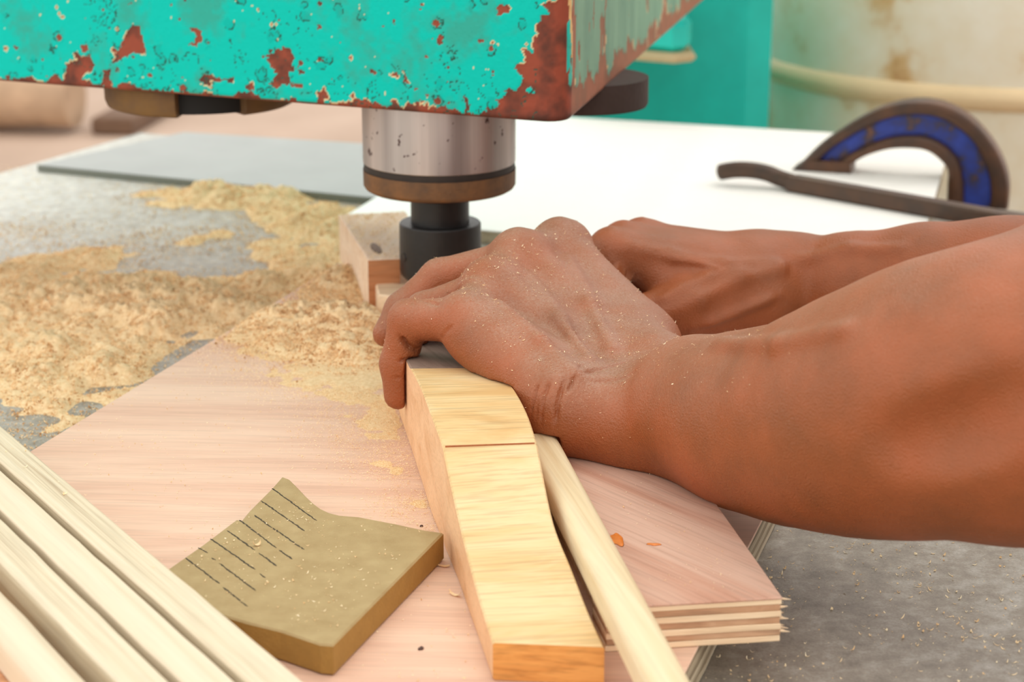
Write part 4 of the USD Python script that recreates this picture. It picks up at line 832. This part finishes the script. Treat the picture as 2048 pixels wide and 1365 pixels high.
crumbs('wood_crumbs', [on2(0, 330, 0), on2(640, 380, 0), on2(660, 520, 0), on2(80, 880, 0), on2(0, 900, 0)], .0002, 5200, 'loose pale crumbs sprinkled over the bare grey bench between the heaps', (.2, .8), [basepoly.buffer(.001), notdust])
crumbs('wood_crumbs', inset(bc_, .001), .0497, 1500, 'pale crumbs caked on top of the milled block', (.2, .7))
crumbs('wood_crumbs', [on2(1400, 1365, 0), on2(1560, 1040, 0), on2(2048, 1040, 0), on2(2048, 1365, 0)], .0002, 620, 'pale wood crumbs sprinkled on the grey bench at right, below the forearm', (.18, .85), [basepoly.buffer(.001)])
bat_area = Polygon([b0 + bs * .001, b0 + bs * .001 + bd * .5, b0 - bs * .1 + bd * .5, b0 - bs * .1])
wpoly = Polygon([k[0] for k in keys] + [k[2] for k in keys[::-1]]); av = [Polygon(mdf_poly).buffer(.0005), Polygon(up_poly).buffer(.0005), wpoly.buffer(.0005), Polygon(rp)]
crumbs('wood_crumbs', [on2(90, 890, .018), on2(420, 690, .018), on2(800, 830, .018), on2(980, 1365, .018), on2(660, 1365, .018), on2(250, 1000, .018)], .0182, 900, 'tiny pale wood crumbs scattered on the bare pink board between template and blank', (.12, .5), av)
crumbs('wood_crumbs', [on2(360, 1130, .0305), on2(560, 980, .0305), on2(860, 1065, .0305), on2(660, 1270, .0305), on2(520, 1240, .0305)], .0307, 330, 'light wood crumbs lying on the tan template', (.12, .55), [bat_area])
crumbs('wood_crumbs', [on2(20, 880, .046), on2(100, 930, .046), on2(560, 1320, .046), on2(500, 1290, .046), on2(0, 900, .046)], .0463, 110, 'wood crumbs caught on the batten nearest the template', (.2, .8))
crumbs('wood_crumbs', [on2(1140, 930, .0365), on2(1290, 940, .0365), on2(1540, 1190, .0365), on2(1300, 1190, .0365)], .0367, 110, 'few pale crumbs on the reddish upper board', (.1, .45))
# dust flecks on the hands and forearm
fcs, nrmf = bodym.triangles_center, bodym.face_normals
wgt = bodym.area_faces * np.clip(nrmf[:, 2] + .15, 0, 1) * np.clip((.11 - fcs[:, 0]) / .10, 0.0, 1) * (fcs[:, 2] < .2) * (fcs[:, 1] < .99) * np.clip(meshkit.fbm(fcs * 60, 3, 8) - .3, 0, 1)
wgt += bodym.area_faces * np.clip(nrmf[:, 2], 0, 1) * np.exp(-((fcs - at(1220, 725, .84)) ** 2).sum(1) / (2 * .012 ** 2)) * .5
k = rng.choice(len(fcs), 6500, p=wgt / wgt.sum()); sel = np.arange(6500) < 900
instancer('dust_flecks', fcs[k[sel]] + nrmf[k[sel]] * .0002, M['chip'], 'pale wood flecks stuck on the back of the front hand', 'wood chips', (.14, .62), .6, (1, 3, 4))
instancer('dust_grains', fcs[k[~sel]] + nrmf[k[~sel]] * .0001, M['chip'], 'fine pale dust grains powdering the hands and wrists', 'dust', (.05, .22), .6, (1, 4, 5))
# orange glue spots, dark specks, a few larger shavings
def spot(px, py, z, rx, ry, seed):
    r_ = np.random.RandomState(seed); c = on(px, py, z); t = np.linspace(0, 6.283, 26, endpoint=False); ph_ = r_.rand(3) * 6.28; rad = 1 + .16 * np.sin(2 * t + ph_[0]) + .12 * np.sin(3 * t + ph_[1]) + .08 * np.sin(5 * t + ph_[2]); ring_ = lambda s, h: np.column_stack([c[0] + rx * s * rad * np.cos(t), c[1] + ry * s * rad * np.sin(t), np.full(26, z + h)])
    return rings([ring_(1, 0), ring_(.9, .0003), ring_(.4, .0005)])
solo('glue_spot', spot(1234, 1080, .0365, .0026, .0070, 1), M['orange'], 'orange glue spot on the reddish upper board beside the loose stick', 'glue', smooth=True)
solo('glue_spot', spot(1308, 1090, .0365, .0028, .0012, 2), M['orange'], 'thin faint orange glue smear on the upper board, right of the bigger spot', 'glue', smooth=True)
solo('orange_chip', spot(735, 628, .0184, .004, .006, 3), M['orange'], 'small orange chip at the foot of the milled block', 'chip', smooth=True)
solo('dark_speck', spot(842, 1298, .0182, .0011, .0014, 4), M['darkchip'], 'tiny dark speck on the pink board between template and blank', 'speck', smooth=True)
solo('dark_speck', spot(843, 1053, .0182, .0006, .0010, 5), M['darkchip'], 'tiny dark speck just beyond the far right edge of the template', 'speck', smooth=True)
def shaving(px, py, z, L, yaw, curl, label):
    v, f = flake(.0016, L, curl, .6, 10); c, s = math.cos(yaw), math.sin(yaw); v = v @ np.array([[c, s, 0], [-s, c, 0], [0, 0, 1]]) + on(px, py, z) + [0, 0, .0002]; v2 = v.copy(); v2[:, 2] += .0002
    n = len(v); fr = np.vstack([f[:, ::-1], f + n]); solo('curled_shaving', (np.vstack([v, v2]), fr), M['chip'], label, 'wood shaving', smooth=True)
shaving(910, 1192, .0182, .0070, -.6, 2.2, 'curled shaving on the pink board left of the blank, below the template corner')
shaving(886, 1134, .0182, .0060, -.3, .9, 'straight shaving at the right corner of the template')
shaving(514, 1092, .0306, .0055, .5, 3.5, 'little curled shaving lying across the lines of the template')
